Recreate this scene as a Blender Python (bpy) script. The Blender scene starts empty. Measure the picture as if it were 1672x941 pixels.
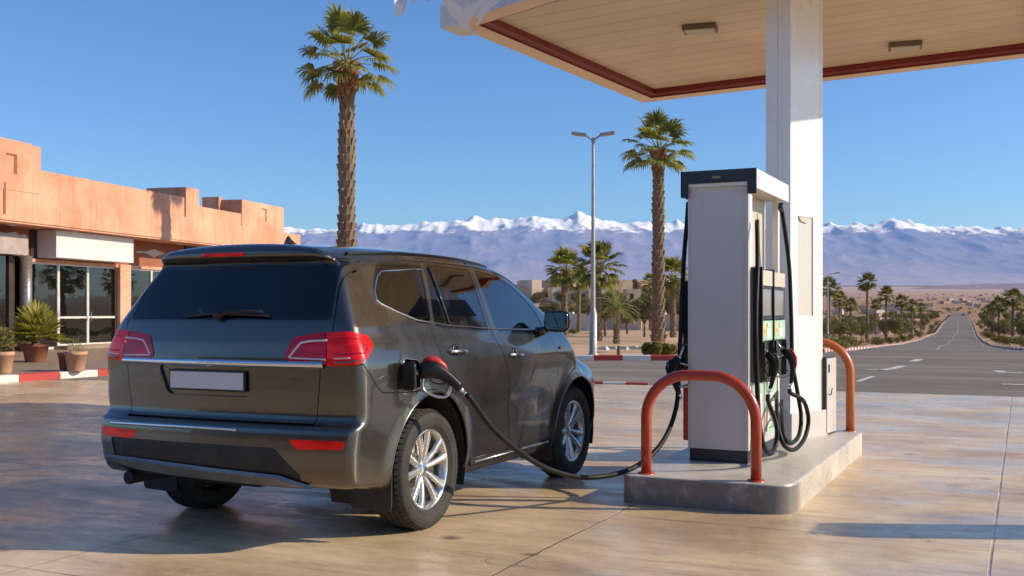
import bpy, bmesh, math, random
import numpy as np
from mathutils import Vector, Matrix
R = math.radians
SC = bpy.context.scene
COL = SC.collection
rng = random.Random(7)
PI = math.pi

# ------------------------------------------------------------------ nodes / materials
def mat(name):
    m = bpy.data.materials.new(name); m.use_nodes = True
    nt = m.node_tree
    return m, nt, nt.nodes['Principled BSDF']
def N(nt, typ, **kw):
    n = nt.nodes.new(typ)
    for k, v in kw.items():
        if k.startswith('i_'): n.inputs[k[2:].replace('_', ' ')].default_value = v
        else: setattr(n, k, v)
    return n
def L(nt, a, b): nt.links.new(a, b)
def coords(nt, kind='Object', scale=(1, 1, 1), rot=(0, 0, 0), loc=(0, 0, 0)):
    t = N(nt, 'ShaderNodeTexCoord'); mp = N(nt, 'ShaderNodeMapping')
    mp.inputs['Scale'].default_value = scale; mp.inputs['Rotation'].default_value = rot; mp.inputs['Location'].default_value = loc
    L(nt, t.outputs[kind], mp.inputs['Vector']); return mp.outputs['Vector']
def noise(nt, vec, scale=5, detail=4, rough=0.6, dist=0.0):
    n = N(nt, 'ShaderNodeTexNoise'); n.inputs['Scale'].default_value = scale; n.inputs['Detail'].default_value = detail
    n.inputs['Roughness'].default_value = rough; n.inputs['Distortion'].default_value = dist
    L(nt, vec, n.inputs['Vector']); return n.outputs['Fac']
def ramp(nt, fac, stops):
    r = N(nt, 'ShaderNodeValToRGB'); cr = r.color_ramp
    while len(cr.elements) < len(stops): cr.elements.new(0.5)
    for e, (p, c) in zip(cr.elements, stops):
        e.position = p; e.color = (*c, 1) if len(c) == 3 else c
    L(nt, fac, r.inputs['Fac']); return r.outputs['Color']
def framp(nt, fac, a, b, lo=0.0, hi=1.0):
    m = N(nt, 'ShaderNodeMapRange'); m.inputs[1].default_value = a; m.inputs[2].default_value = b
    m.inputs[3].default_value = lo; m.inputs[4].default_value = hi; L(nt, fac, m.inputs[0]); return m.outputs[0]
def mixc(nt, fac, a, b, mode='MIX'):
    m = N(nt, 'ShaderNodeMix'); m.data_type = 'RGBA'; m.blend_type = mode
    for s, v in ((m.inputs[0], fac), (m.inputs[6], a), (m.inputs[7], b)):
        if isinstance(v, (int, float)): s.default_value = v
        elif isinstance(v, tuple): s.default_value = (*v, 1) if len(v) == 3 else v
        else: L(nt, v, s)
    return m.outputs[2]
def math_(nt, op, a, b=None):
    m = N(nt, 'ShaderNodeMath'); m.operation = op
    for s, v in ((m.inputs[0], a), (m.inputs[1], b)):
        if v is None: continue
        if isinstance(v, (int, float)): s.default_value = v
        else: L(nt, v, s)
    return m.outputs[0]
def bump(nt, bs, h, strength=0.3, dist=0.01):
    b = N(nt, 'ShaderNodeBump'); b.inputs['Strength'].default_value = strength; b.inputs['Distance'].default_value = dist
    L(nt, h, b.inputs['Height']); L(nt, b.outputs['Normal'], bs.inputs['Normal']); return b
def simple(name, col, rough=0.5, metal=0.0, var=0.12, scale=6, coat=0.0, bumpd=0.0, bscale=60, spec=0.5, rvar=0.1):
    """base colour modulated by noise, slight roughness variation, optional bump"""
    m, nt, bs = mat(name)
    v = coords(nt)
    f = noise(nt, v, scale, 5, 0.6)
    dk = tuple(c * (1 - var) for c in col); lt = tuple(min(1, c * (1 + var)) for c in col)
    c = ramp(nt, f, [(0.3, dk), (0.7, lt)])
    L(nt, c, bs.inputs['Base Color'])
    f2 = noise(nt, v, scale * 2.3, 3, 0.5)
    L(nt, framp(nt, f2, 0.3, 0.7, max(0.02, rough - rvar), min(1, rough + rvar)), bs.inputs['Roughness'])
    bs.inputs['Metallic'].default_value = metal
    bs.inputs['Coat Weight'].default_value = coat
    bs.inputs['Coat Roughness'].default_value = 0.04
    bs.inputs['Specular IOR Level'].default_value = spec
    if bumpd:
        f3 = noise(nt, v, bscale, 4, 0.6); bump(nt, bs, f3, 0.6, bumpd)
    return m
M = {}

# ------------------------------------------------------------------ objects
def empty(name, loc=(0, 0, 0), rz=0.0):
    o = bpy.data.objects.new(name, None); COL.objects.link(o)
    o.location = loc; o.rotation_euler = (0, 0, rz); o.empty_display_size = 0.3
    return o
def tag(o, label=None, cat=None, group=None, kind=None):
    if label: o['label'] = label
    if cat: o['category'] = cat
    if group: o['group'] = group
    if kind: o['kind'] = kind
    return o
def meshobj(name, verts, faces, m=None, parent=None, smooth=False, loc=None):
    me = bpy.data.meshes.new(name); me.from_pydata([tuple(v) for v in verts], [], [tuple(f) for f in faces]); me.update()
    if smooth: me.shade_smooth()
    o = bpy.data.objects.new(name, me); COL.objects.link(o)
    if m is not None:
        for mm in (m if isinstance(m, (list, tuple)) else [m]): me.materials.append(mm)
    if parent is not None: o.parent = parent
    if loc is not None: o.location = loc
    return o
class MB:
    """mesh builder: collects shapes, links them as one mesh object"""
    def __init__(s): s.v = []; s.f = []; s.mi = []; s.sm = []; s.cur = 0; s.smooth = False
    def add(s, vs, fs, smooth=None):
        b = len(s.v); s.v.extend([tuple(v) for v in vs])
        for f in fs: s.f.append(tuple(b + i for i in f)); s.mi.append(s.cur); s.sm.append(s.smooth if smooth is None else smooth)
        return s
    def box(s, a, b, Mx=None, bev=0.0):
        x0, y0, z0 = a; x1, y1, z1 = b
        if bev > 0:
            bm = bmesh.new(); bmesh.ops.create_cube(bm, size=1)
            for v in bm.verts: v.co = Vector(((x0 + x1) / 2 + v.co.x * (x1 - x0), (y0 + y1) / 2 + v.co.y * (y1 - y0), (z0 + z1) / 2 + v.co.z * (z1 - z0)))
            bmesh.ops.bevel(bm, geom=bm.edges[:], offset=bev, segments=2, profile=0.7, affect='EDGES')
            if Mx is not None: bm.transform(Mx)
            vs = [v.co[:] for v in bm.verts]; fs = [[v.index for v in f.verts] for f in bm.faces]; bm.free()
            return s.add(vs, fs, False)
        vs = [Vector(p) for p in ((x0, y0, z0), (x1, y0, z0), (x1, y1, z0), (x0, y1, z0), (x0, y0, z1), (x1, y0, z1), (x1, y1, z1), (x0, y1, z1))]
        if Mx is not None: vs = [Mx @ v for v in vs]
        return s.add(vs, [(0, 3, 2, 1), (4, 5, 6, 7), (0, 1, 5, 4), (1, 2, 6, 5), (2, 3, 7, 6), (3, 0, 4, 7)], False)
    def tube(s, pts, r, n=10, cap=True, smooth=True):
        pts = [Vector(p) for p in pts]; rs = r if isinstance(r, (list, tuple)) else [r] * len(pts)
        vs = []; up = None
        for i, p in enumerate(pts):
            t = (pts[min(i + 1, len(pts) - 1)] - pts[max(i - 1, 0)]).normalized()
            if up is None:
                up = Vector((0, 0, 1)) if abs(t.z) < 0.9 else Vector((1, 0, 0))
            a = t.cross(up).normalized(); b = a.cross(t).normalized(); up = b
            for k in range(n):
                th = 2 * PI * k / n; vs.append(p + (a * math.cos(th) + b * math.sin(th)) * rs[i])
        fs = []
        for i in range(len(pts) - 1):
            for k in range(n):
                k2 = (k + 1) % n; fs.append((i * n + k, i * n + k2, (i + 1) * n + k2, (i + 1) * n + k))
        s.add(vs, fs, smooth)
        if cap:
            b0 = len(s.v) - len(vs)
            s.f.append(tuple(b0 + k for k in range(n))[::-1]); s.mi.append(s.cur); s.sm.append(False)
            s.f.append(tuple(b0 + (len(pts) - 1) * n + k for k in range(n))); s.mi.append(s.cur); s.sm.append(False)
        return s
    def lathe(s, prof, n=24, Mx=None, smooth=True, a0=0, a1=2 * PI):
        """prof: list of (r, z) revolved about z"""
        full = abs(a1 - a0 - 2 * PI) < 1e-6; m = n if full else n + 1
        vs = []
        for k in range(m):
            th = a0 + (a1 - a0) * k / n
            for r, z in prof: vs.append(Vector((r * math.cos(th), r * math.sin(th), z)))
        if Mx is not None: vs = [Mx @ v for v in vs]
        q = len(prof); fs = []
        for k in range(n):
            k2 = (k + 1) % m
            for j in range(q - 1): fs.append((k * q + j, k2 * q + j, k2 * q + j + 1, k * q + j + 1))
        return s.add(vs, fs, smooth)
    def prism(s, poly, z0, z1, Mx=None, smooth=False):
        """poly in xy extruded z0..z1"""
        n = len(poly); vs = [Vector((x, y, z0)) for x, y in poly] + [Vector((x, y, z1)) for x, y in poly]
        if Mx is not None: vs = [Mx @ v for v in vs]
        fs = [tuple(range(n))[::-1], tuple(range(n, 2 * n))] + [(i, (i + 1) % n, n + (i + 1) % n, n + i) for i in range(n)]
        return s.add(vs, fs, smooth)
    def build(s, name, m, parent=None, loc=None):
        me = bpy.data.meshes.new(name); me.from_pydata(s.v, [], s.f); me.update()
        ms = m if isinstance(m, (list, tuple)) else [m]
        for mm in ms: me.materials.append(mm)
        me.polygons.foreach_set('material_index', s.mi); me.polygons.foreach_set('use_smooth', s.sm)
        o = bpy.data.objects.new(name, me); COL.objects.link(o)
        if parent is not None: o.parent = parent
        if loc is not None: o.location = loc
        return o
def fixnormals(o):
    bm = bmesh.new(); bm.from_mesh(o.data); bmesh.ops.recalc_face_normals(bm, faces=bm.faces[:]); bm.to_mesh(o.data); bm.free(); return o
def copy_tree(o, parent=None):
    c = o.copy(); COL.objects.link(c)
    if parent is not None: c.parent = parent
    for ch in list(o.children): copy_tree(ch, c)
    return c
def catmull(pts, n=8, closed=False):
    P = [Vector(p) for p in pts]; out = []; m = len(P)
    rngi = range(m) if closed else range(m - 1)
    for i in rngi:
        if closed: a, b, c, d = P[(i - 1) % m], P[i], P[(i + 1) % m], P[(i + 2) % m]
        else: a, b, c, d = P[max(i - 1, 0)], P[i], P[i + 1], P[min(i + 2, m - 1)]
        for k in range(n):
            t = k / n
            out.append(0.5 * ((2 * b) + (c - a) * t + (2 * a - 5 * b + 4 * c - d) * t * t + (3 * b - a - 3 * c + d) * t ** 3))
    if not closed: out.append(P[-1].copy())
    return out
# ------------------------------------------------------------------ camera frame (metres; the camera stands at x = y = 0)
TH = R(25.5); CH = 1.448; FPX = 1750.0; HY = 508.0
OX, OY = -4.56, 6.18
cam_d = bpy.data.cameras.new('camera'); cam = bpy.data.objects.new('camera', cam_d); COL.objects.link(cam)
cam.location = (0, 0, CH); cam.rotation_euler = (PI / 2, 0, TH)
cam_d.sensor_width = 36; cam_d.lens = 36 * FPX / 1672; cam_d.shift_y = (HY - 470.5) / 1672
cam_d.clip_start = .1; cam_d.clip_end = 40000
SC.camera = cam
cam_d.dof.use_dof = True; cam_d.dof.focus_distance = 7.6; cam_d.dof.aperture_fstop = 7.0
SC.view_settings.view_transform = 'Standard'; SC.view_settings.look = 'None'; SC.view_settings.exposure = 0
def at(px, depth, z=0.0):
    """world point at image column px and given depth along the view axis"""
    a = (px - 836) / FPX * depth
    return Vector((a * math.cos(TH) - depth * math.sin(TH), a * math.sin(TH) + depth * math.cos(TH), z))
def zat(py, depth): return CH + (HY - py) / FPX * depth
# ------------------------------------------------------------------ sky and sun
SUN_AZ, SUN_EL = R(22), R(27.5)        # azimuth measured from +x towards +y
wd = bpy.data.worlds.new('World'); SC.world = wd; wd.use_nodes = True
wn = wd.node_tree; bg = wn.nodes['Background']; sky = wn.nodes.new('ShaderNodeTexSky'); sky.sky_type = 'NISHITA'; sky.sun_disc = False
sky.sun_elevation = SUN_EL; sky.sun_rotation = PI / 2 - SUN_AZ; sky.altitude = 400; sky.air_density = 1.0; sky.dust_density = 1.0; sky.ozone_density = 2.5
tn = wn.nodes.new('ShaderNodeMix'); tn.data_type = 'RGBA'; tn.blend_type = 'MULTIPLY'; tn.inputs[0].default_value = 1; tn.inputs[7].default_value = (.71, .98, 1.31, 1); wn.links.new(sky.outputs[0], tn.inputs[6]); wn.links.new(tn.outputs[2], bg.inputs[0]); bg.inputs[1].default_value = .125
sd = bpy.data.lights.new('sun', 'SUN'); sd.energy = 5.0; sd.angle = R(.6); sd.color = (1.0, .85, .62)
so = bpy.data.objects.new('sun', sd); COL.objects.link(so)
sv = Vector((math.cos(SUN_EL) * math.cos(SUN_AZ), math.cos(SUN_EL) * math.sin(SUN_AZ), math.sin(SUN_EL)))
so.rotation_euler = sv.to_track_quat('Z', 'Y').to_euler()
# ------------------------------------------------------------------ car body as an implicit surface (local: y forward, x right, origin on the ground below the rear axle)
def table(pts, sigma, lo, hi, step=0.004):
    xs = np.arange(lo - 0.5, hi + 0.5, step); p = np.array(pts, float)
    ys = np.interp(xs, p[:, 0], p[:, 1]); k = np.arange(-int(4 * sigma / step) - 1, int(4 * sigma / step) + 2) * step
    w = np.exp(-0.5 * (k / sigma) ** 2); w /= w.sum()
    yp = np.pad(ys, len(k) // 2, mode='edge'); ys = np.convolve(yp, w, mode='valid')
    return lambda x: np.interp(x, xs, ys)
zt_f = table([(-1.2, 1.845), (-.85, 1.872), (-.5, 1.888), (0, 1.905), (.5, 1.912), (.9, 1.902), (1.25, 1.875), (1.62, 1.825), (2.52, 1.36), (2.58, 1.29), (2.8, 1.275), (3.05, 1.22), (3.3, 1.09), (3.45, .6)], .07, -1.2, 3.6)
W_f = table([(.2, .925), (.30, .95), (.42, .980), (.60, .992), (.80, 1.006), (1.0, 1.014), (1.13, 1.010), (1.20, .990), (1.30, .945), (1.37, .920), (1.60, .832), (1.75, .765), (1.86, .70), (2.0, .55)], .022, .2, 2.0)
yr_f = table([(.2, -.78), (.30, -.86), (.38, -.94), (.48, -.985), (.60, -1.0), (.70, -.995), (.752, -.985), (.775, -.925), (.82, -.915), (.95, -.925), (1.15, -.93), (1.25, -.915), (1.38, -.875), (1.72, -.70), (1.762, -.68), (1.785, -.755), (1.83, -.755), (1.88, -.72), (2.0, -.7)], .011, .2, 2.0)
yn_f = table([(.2, 3.30), (.4, 3.40), (.7, 3.43), (.95, 3.40), (1.15, 3.3), (1.3, 3.2)], .05, .2, 1.6)
RW, FW, WR, WX = 0.0, 2.53, 0.40, 0.0
def smax(a, b, k):
    h = np.clip(0.5 + 0.5 * (a - b) / k, 0, 1); return b + (a - b) * h + k * h * (1 - h)
def field(P):
    x, y, z = np.abs(P[..., 0]), P[..., 1], P[..., 2]; xc = np.minimum(x, 1.05)
    hood = np.clip((y - 2.2) / .5, 0, 1); hood = hood * hood * (3 - 2 * hood)
    top = (z - (zt_f(y) - (0.085 + .045 * hood) * (xc / .75) ** 2.4 * (.75 + .5 * hood))) * (1 - .12 * np.clip((y - 1.4) / .3, 0, 1))
    w = W_f(z) + .035 - 0.02 * np.clip((-.2 - y) / .75, 0, 1) ** 2 - 0.08 * np.clip((y - 2.5) / .9, 0, 1) ** 2.0
    w = w - 0.05 * np.clip((y - 1.2) / 1.0, 0, 1) ** 2 * np.clip((z - 1.3) / .4, 0, 1)
    w = w - 0.10 * np.clip((.1 - y) / 1.0, 0, 1) * np.clip((z - 1.35) / .4, 0, 1)
    for cy in (RW, FW):                      # wheel-arch flares
        r = np.sqrt((y - cy) ** 2 + (z - WR) ** 2)
        w = w + 0.022 * np.exp(-((r - .47) / .085) ** 2) * np.clip((z - .25) / .25, 0, 1) * np.clip((1.12 - z) / .15, 0, 1)
    # waist line scallop on the doors
    w = w - 0.012 * np.exp(-((z - .74) / .10) ** 2) * np.clip((y - .45) / .3, 0, 1) * np.clip((2.0 - y) / .3, 0, 1)
    side = (x - w) * .95
    rear = (yr_f(z) + .05 * xc ** 2 + .03 * xc ** 6 - y) * (.93)
    front = y - (yn_f(z) - .16 * xc ** 2 - .12 * xc ** 6)
    bot = (.285 + .095 * np.clip((-.3 - y) / .5, 0, 1)) - z
    f = smax(side, top, .10)
    f = smax(f, rear, np.where(z > 1.74, .05, .065))
    f = smax(f, front, .16)
    f = smax(f, bot, .05)
    return f
def grad(P, e=0.0025):
    g = np.zeros_like(P)
    for i in range(3):
        d = np.zeros(3); d[i] = e; g[..., i] = (field(P + d) - field(P - d)) / (2 * e)
    return g
def project(P, it=3, off=0.0):
    for _ in range(it):
        g = grad(P); n2 = np.maximum((g * g).sum(-1, keepdims=True), .05)
        P = P - g * ((field(P) - off)[..., None] / n2)
    return P
def normals(P):
    g = grad(P); return g / np.maximum(np.linalg.norm(g, axis=-1, keepdims=True), 1e-6)
# ------------------------------------------------------------------ car materials
def paint():
    m, nt, bs = mat('car_paint'); v = coords(nt)
    f = noise(nt, v, 900, 2, .5)
    c = ramp(nt, f, [(.35, (.066, .060, .050)), (.65, (.165, .150, .126))])
    dust = noise(nt, v, 2.2, 6, .65)
    g = N(nt, 'ShaderNodeNewGeometry'); sx = N(nt, 'ShaderNodeSeparateXYZ'); L(nt, g.outputs['Position'], sx.inputs[0])
    low = framp(nt, sx.outputs['Z'], .70, .25, 0, .5)
    dm = math_(nt, 'MULTIPLY', low, framp(nt, dust, .35, .7, .1, 1))
    c2 = mixc(nt, dm, c, (.16, .125, .09))
    L(nt, c2, bs.inputs['Base Color']); bs.inputs['Metallic'].default_value = .92
    L(nt, math_(nt, 'ADD', math_(nt, 'MULTIPLY', dm, .5), framp(nt, noise(nt, v, 5, 4, .6), .3, .7, .24, .33)), bs.inputs['Roughness'])
    bs.inputs['Coat Weight'].default_value = 1.0
    L(nt, math_(nt, 'ADD', math_(nt, 'MULTIPLY', dm, .45), framp(nt, dust, .35, .75, .008, .03)), bs.inputs['Coat Roughness'])
    wv = noise(nt, v, 3.0, 2, .5); b = bump(nt, bs, wv, .05, .01)
    return m
M['paint'] = paint()
M['plastic'] = simple('black_plastic', (.018, .018, .018), .55, bumpd=.0006, bscale=400)
M['gloss_black'] = simple('gloss_black', (.008, .008, .009), .12, coat=1, rvar=.05)
M['dark'] = simple('dark_interior', (.012, .012, .012), .85)
M['under'] = simple('underbody', (.02, .018, .016), .8, bumpd=.003, bscale=30)
M['chrome'] = simple('chrome', (.75, .75, .77), .08, 1.0, var=.03, rvar=.04)
M['mirror'] = simple('mirror_glass', (.22, .27, .25), .03, 1.0, rvar=.01)
M['alu'] = simple('brushed_metal', (.55, .53, .50), .32, 1.0, var=.08)
M['rim'] = simple('rim_silver', (.62, .61, .59), .28, .85, var=.06, coat=.5)
M['disc'] = simple('brake_disc', (.16, .15, .14), .45, .8)
M['seat'] = simple('seat_cloth', (.03, .03, .033), .9, bumpd=.002, bscale=200)
M['plate'] = simple('plate_white', (.62, .62, .64), .35, var=.05)
M['skid'] = simple('skid_metal', (.30, .27, .24), .38, .7, var=.2)
def glass(name, tint, trans=.5, dark=(.01, .012, .014), k=1.35):
    """thin tinted pane: part see-through, part dark, with a clear mirror-like reflection"""
    m, nt, bs = mat(name); nt.nodes.remove(bs); out = [n for n in nt.nodes if n.type == 'OUTPUT_MATERIAL'][0]
    tr = N(nt, 'ShaderNodeBsdfTransparent'); tr.inputs[0].default_value = (*tint, 1)
    gl = N(nt, 'ShaderNodeBsdfGlossy'); gl.inputs['Roughness'].default_value = .015; gl.inputs[0].default_value = (1, 1, 1, 1)
    df = N(nt, 'ShaderNodeBsdfDiffuse'); df.inputs[0].default_value = (*dark, 1)
    m1 = N(nt, 'ShaderNodeMixShader'); m1.inputs[0].default_value = trans; L(nt, df.outputs[0], m1.inputs[1]); L(nt, tr.outputs[0], m1.inputs[2])
    fr = N(nt, 'ShaderNodeFresnel'); fr.inputs['IOR'].default_value = 1.6
    v = coords(nt); nz = noise(nt, v, 1.6, 2, .5); b = N(nt, 'ShaderNodeBump'); b.inputs['Strength'].default_value = .08; b.inputs['Distance'].default_value = .02
    L(nt, nz, b.inputs['Height']); L(nt, b.outputs[0], gl.inputs['Normal'])
    fac = math_(nt, 'MINIMUM', math_(nt, 'ADD', math_(nt, 'MULTIPLY', fr.outputs[0], k), .01), 1.0)
    m2 = N(nt, 'ShaderNodeMixShader'); L(nt, fac, m2.inputs[0]); L(nt, m1.outputs[0], m2.inputs[1]); L(nt, gl.outputs[0], m2.inputs[2])
    L(nt, m2.outputs[0], out.inputs['Surface']); return m
M['tint'] = glass('tinted_glass', (.36, .38, .40), .8)
M['clear'] = glass('clear_glass', (.80, .88, .88), .96)
M['rear_tint'] = glass('rear_tinted_glass', (.42, .42, .44), .85, k=.85)
def lens(name, col, col2):
    m, nt, bs = mat(name); v = coords(nt, scale=(1, 1, 3))
    c = ramp(nt, noise(nt, v, 7, 3, .5), [(.35, col), (.65, col2)]); L(nt, c, bs.inputs['Base Color'])
    bs.inputs['Roughness'].default_value = .3; bs.inputs['Specular IOR Level'].default_value = .15; bs.inputs['Coat Weight'].default_value = .55; bs.inputs['Coat Roughness'].default_value = .03
    L(nt, c, bs.inputs['Emission Color']); bs.inputs['Emission Strength'].default_value = .22  # faint glow added so lenses and reflectors stay vivid in shade
    return m
M['red_lens'] = lens('red_lens', (.40, .002, .004), (.70, .006, .008))
M['deep_red'] = lens('deep_red_lens', (.20, .001, .012), (.34, .002, .022))
M['smoke_lens'] = simple('smoke_lens', (.16, .06, .05), .15, coat=1)
M['white_lens'] = simple('white_lens', (.75, .62, .66), .2, coat=1)
def rubber():
    m, nt, bs = mat('tyre_rubber'); v = coords(nt)
    f = noise(nt, v, 9, 5, .65); c = ramp(nt, f, [(.3, (.018, .017, .016)), (.75, (.050, .044, .038))])
    L(nt, c, bs.inputs['Base Color']); bs.inputs['Roughness'].default_value = .78
    f2 = noise(nt, v, 120, 3, .6); bump(nt, bs, f2, .4, .002); return m
M['rubber'] = rubber()

# ------------------------------------------------------------------ surface extraction and cutting
def surface_net(lo, hi, h):
    ax = [np.arange(lo[i], hi[i] + h * .5, h) for i in range(3)]
    G = np.stack(np.meshgrid(*ax, indexing='ij'), -1); F = field(G); S = F > 0
    nx, ny, nz = F.shape; cs = np.zeros((nx - 1, ny - 1, nz - 1, 3)); cn = np.zeros((nx - 1, ny - 1, nz - 1))
    A = np.array(lo)
    for axis in range(3):
        sl0 = [slice(None)] * 3; sl1 = [slice(None)] * 3; sl0[axis] = slice(0, -1); sl1[axis] = slice(1, None)
        f0, f1 = F[tuple(sl0)], F[tuple(sl1)]; c = (f0 > 0) != (f1 > 0)
        idx = np.argwhere(c); t = f0[c] / (f0[c] - f1[c]); p = idx.astype(float); p[:, axis] += t; p = A + p * h
        o = [a for a in range(3) if a != axis]
        for da in (0, 1):
            for db in (0, 1):
                q = idx.copy(); q[:, o[0]] -= da; q[:, o[1]] -= db
                ok = (q >= 0).all(1) & (q[:, 0] < nx - 1) & (q[:, 1] < ny - 1) & (q[:, 2] < nz - 1); qq = q[ok]
                np.add.at(cs, (qq[:, 0], qq[:, 1], qq[:, 2]), p[ok]); np.add.at(cn, (qq[:, 0], qq[:, 1], qq[:, 2]), 1)
    has = cn > 0; ids = -np.ones(cn.shape, int); ids[has] = np.arange(has.sum()); V = cs[has] / cn[has][:, None]
    T = []
    for axis in range(3):
        sl0 = [slice(None)] * 3; sl1 = [slice(None)] * 3; sl0[axis] = slice(0, -1); sl1[axis] = slice(1, None)
        f0, f1 = F[tuple(sl0)], F[tuple(sl1)]; c = (f0 > 0) != (f1 > 0); idx = np.argwhere(c); inside0 = f0[c] < 0
        o = [(axis + 1) % 3, (axis + 2) % 3]
        def cell(da, db):
            q = idx.copy(); q[:, o[0]] -= da; q[:, o[1]] -= db
            q = np.clip(q, 0, [nx - 2, ny - 2, nz - 2]); return ids[q[:, 0], q[:, 1], q[:, 2]]
        a, b, c4, d = cell(1, 1), cell(0, 1), cell(0, 0), cell(1, 0)
        a2, b2 = np.where(inside0, a, d), np.where(inside0, b, c4); c2, d2 = np.where(inside0, c4, b), np.where(inside0, d, a)
        T.append(np.stack([a2, b2, c2], 1)); T.append(np.stack([a2, c2, d2], 1))
    T = np.concatenate(T); T = T[(T >= 0).all(1)]
    return project(V, 4), T
def sd_poly(px, py, poly):
    P = np.array(poly, float); n = len(P); d = np.full(px.shape, 1e9); ins = np.zeros(px.shape, bool)
    for i in range(n):
        a, b = P[i], P[(i + 1) % n]; e = b - a; wx, wy = px - a[0], py - a[1]
        t = np.clip((wx * e[0] + wy * e[1]) / (e @ e + 1e-12), 0, 1); d = np.minimum(d, np.hypot(wx - e[0] * t, wy - e[1] * t))
        c = ((a[1] > py) != (b[1] > py)) & (px < (b[0] - a[0]) * (py - a[1]) / (b[1] - a[1] + 1e-12) + a[0]); ins ^= c
    return np.where(ins, -d, d)
def rpoly(poly, r, n=4):
    """round the corners of a polygon"""
    out = []; m = len(poly)
    for i in range(m):
        p, a, b = np.array(poly[i], float), np.array(poly[i - 1], float), np.array(poly[(i + 1) % m], float)
        la, lb = np.linalg.norm(a - p), np.linalg.norm(b - p); rr = min(r, la * .45, lb * .45)
        s, e = p + (a - p) / la * rr, p + (b - p) / lb * rr
        for k in range(n + 1):
            t = k / n; out.append(tuple((1 - t) ** 2 * s + 2 * t * (1 - t) * p + t * t * e))
    return out
class Skin:
    def __init__(s, V, T): s.V = V; s.T = T
    def cut(s, T, g):
        """split triangles T at g=0 -> (inside, outside); g evaluated on vertices"""
        gv = g(s.V); st = gv[T]; pos = (st > 0).sum(1); Tin = T[pos == 0]; Tout = T[pos == 3]; X = T[(pos > 0) & (pos < 3)]
        newv = []; cache = {}; base = len(s.V); ai = []; ao = []
        def ev(a, b):
            k = (a, b) if a < b else (b, a)
            if k not in cache:
                t = gv[a] / (gv[a] - gv[b]); t = min(max(t, .001), .999); newv.append(s.V[a] + (s.V[b] - s.V[a]) * t); cache[k] = base + len(newv) - 1
            return cache[k]
        for tri in X:
            sg = [gv[i] > 0 for i in tri]; lone = sg.index(True) if sum(sg) == 1 else sg.index(False)
            a, b, c = int(tri[lone]), int(tri[(lone + 1) % 3]), int(tri[(lone + 2) % 3]); p, q = ev(a, b), ev(a, c)
            one = [(a, p, q)]; two = [(p, b, c), (p, c, q)]
            (ao if sg[lone] else ai).extend(one); (ai if sg[lone] else ao).extend(two)
        if newv: s.V = np.concatenate([s.V, project(np.array(newv), 2)])
        f = lambda A, B: np.concatenate([A, np.array(B, int)]) if B else A
        return f(Tin, ai), f(Tout, ao)
    def obj(s, name, T, m, parent, off=0.0, flip=False):
        u, inv = np.unique(T.reshape(-1), return_inverse=True); V = s.V[u]; NN = normals(V)
        V = V + NN * off; F = inv.reshape(-1, 3)
        P = V[F]; ar = np.linalg.norm(np.cross(P[:, 1] - P[:, 0], P[:, 2] - P[:, 0]), axis=1); F = F[ar > 1e-9]
        me = bpy.data.meshes.new(name); me.from_pydata(V.tolist(), [], F.tolist()); me.update(); me.shade_smooth()
        me.normals_split_custom_set_from_vertices([tuple(n) for n in NN]); me.materials.append(m)
        o = bpy.data.objects.new(name, me); COL.objects.link(o); o.parent = parent; return o
def centroid(s, T): return s.V[T].mean(1)

WPOLY = {
 'rear_side_window': [(-.255, 1.755), (.235, 1.772), (.215, 1.70), (.100, 1.366), (-.075, 1.383), (-.268, 1.448), (-.425, 1.518), (-.410, 1.60)],
 'rear_door_window': [(.300, 1.772), (.955, 1.768), (.920, 1.298), (.335, 1.338), (.155, 1.350)],
 'front_door_window': [(1.040, 1.765), (1.345, 1.735), (1.60, 1.655), (1.80, 1.530), (1.92, 1.42), (1.93, 1.262), (1.060, 1.291)],
}
RDOOR = [(.262, 1.815), (.15, 1.50), (.075, 1.36), (.083, 1.235), (.125, 1.07), (.19, .92), (.30, .87), (.42, .76), (.51, .63), (.545, .50), (.55, .40), (1.188, .40), (1.185, .48), (1.13, .975), (1.035, 1.141), (.965, 1.26), (.960, 1.36), (.995, 1.812)]
FDOOR = [(.999, 1.812), (.964, 1.36), (.969, 1.26), (1.039, 1.141), (1.134, .975), (1.189, .48), (1.192, .40), (1.99, .40), (2.00, .55), (2.06, .80), (2.08, 1.0), (2.05, 1.14), (1.99, 1.27), (1.97, 1.44), (1.84, 1.575), (1.62, 1.715), (1.34, 1.795)]

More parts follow.
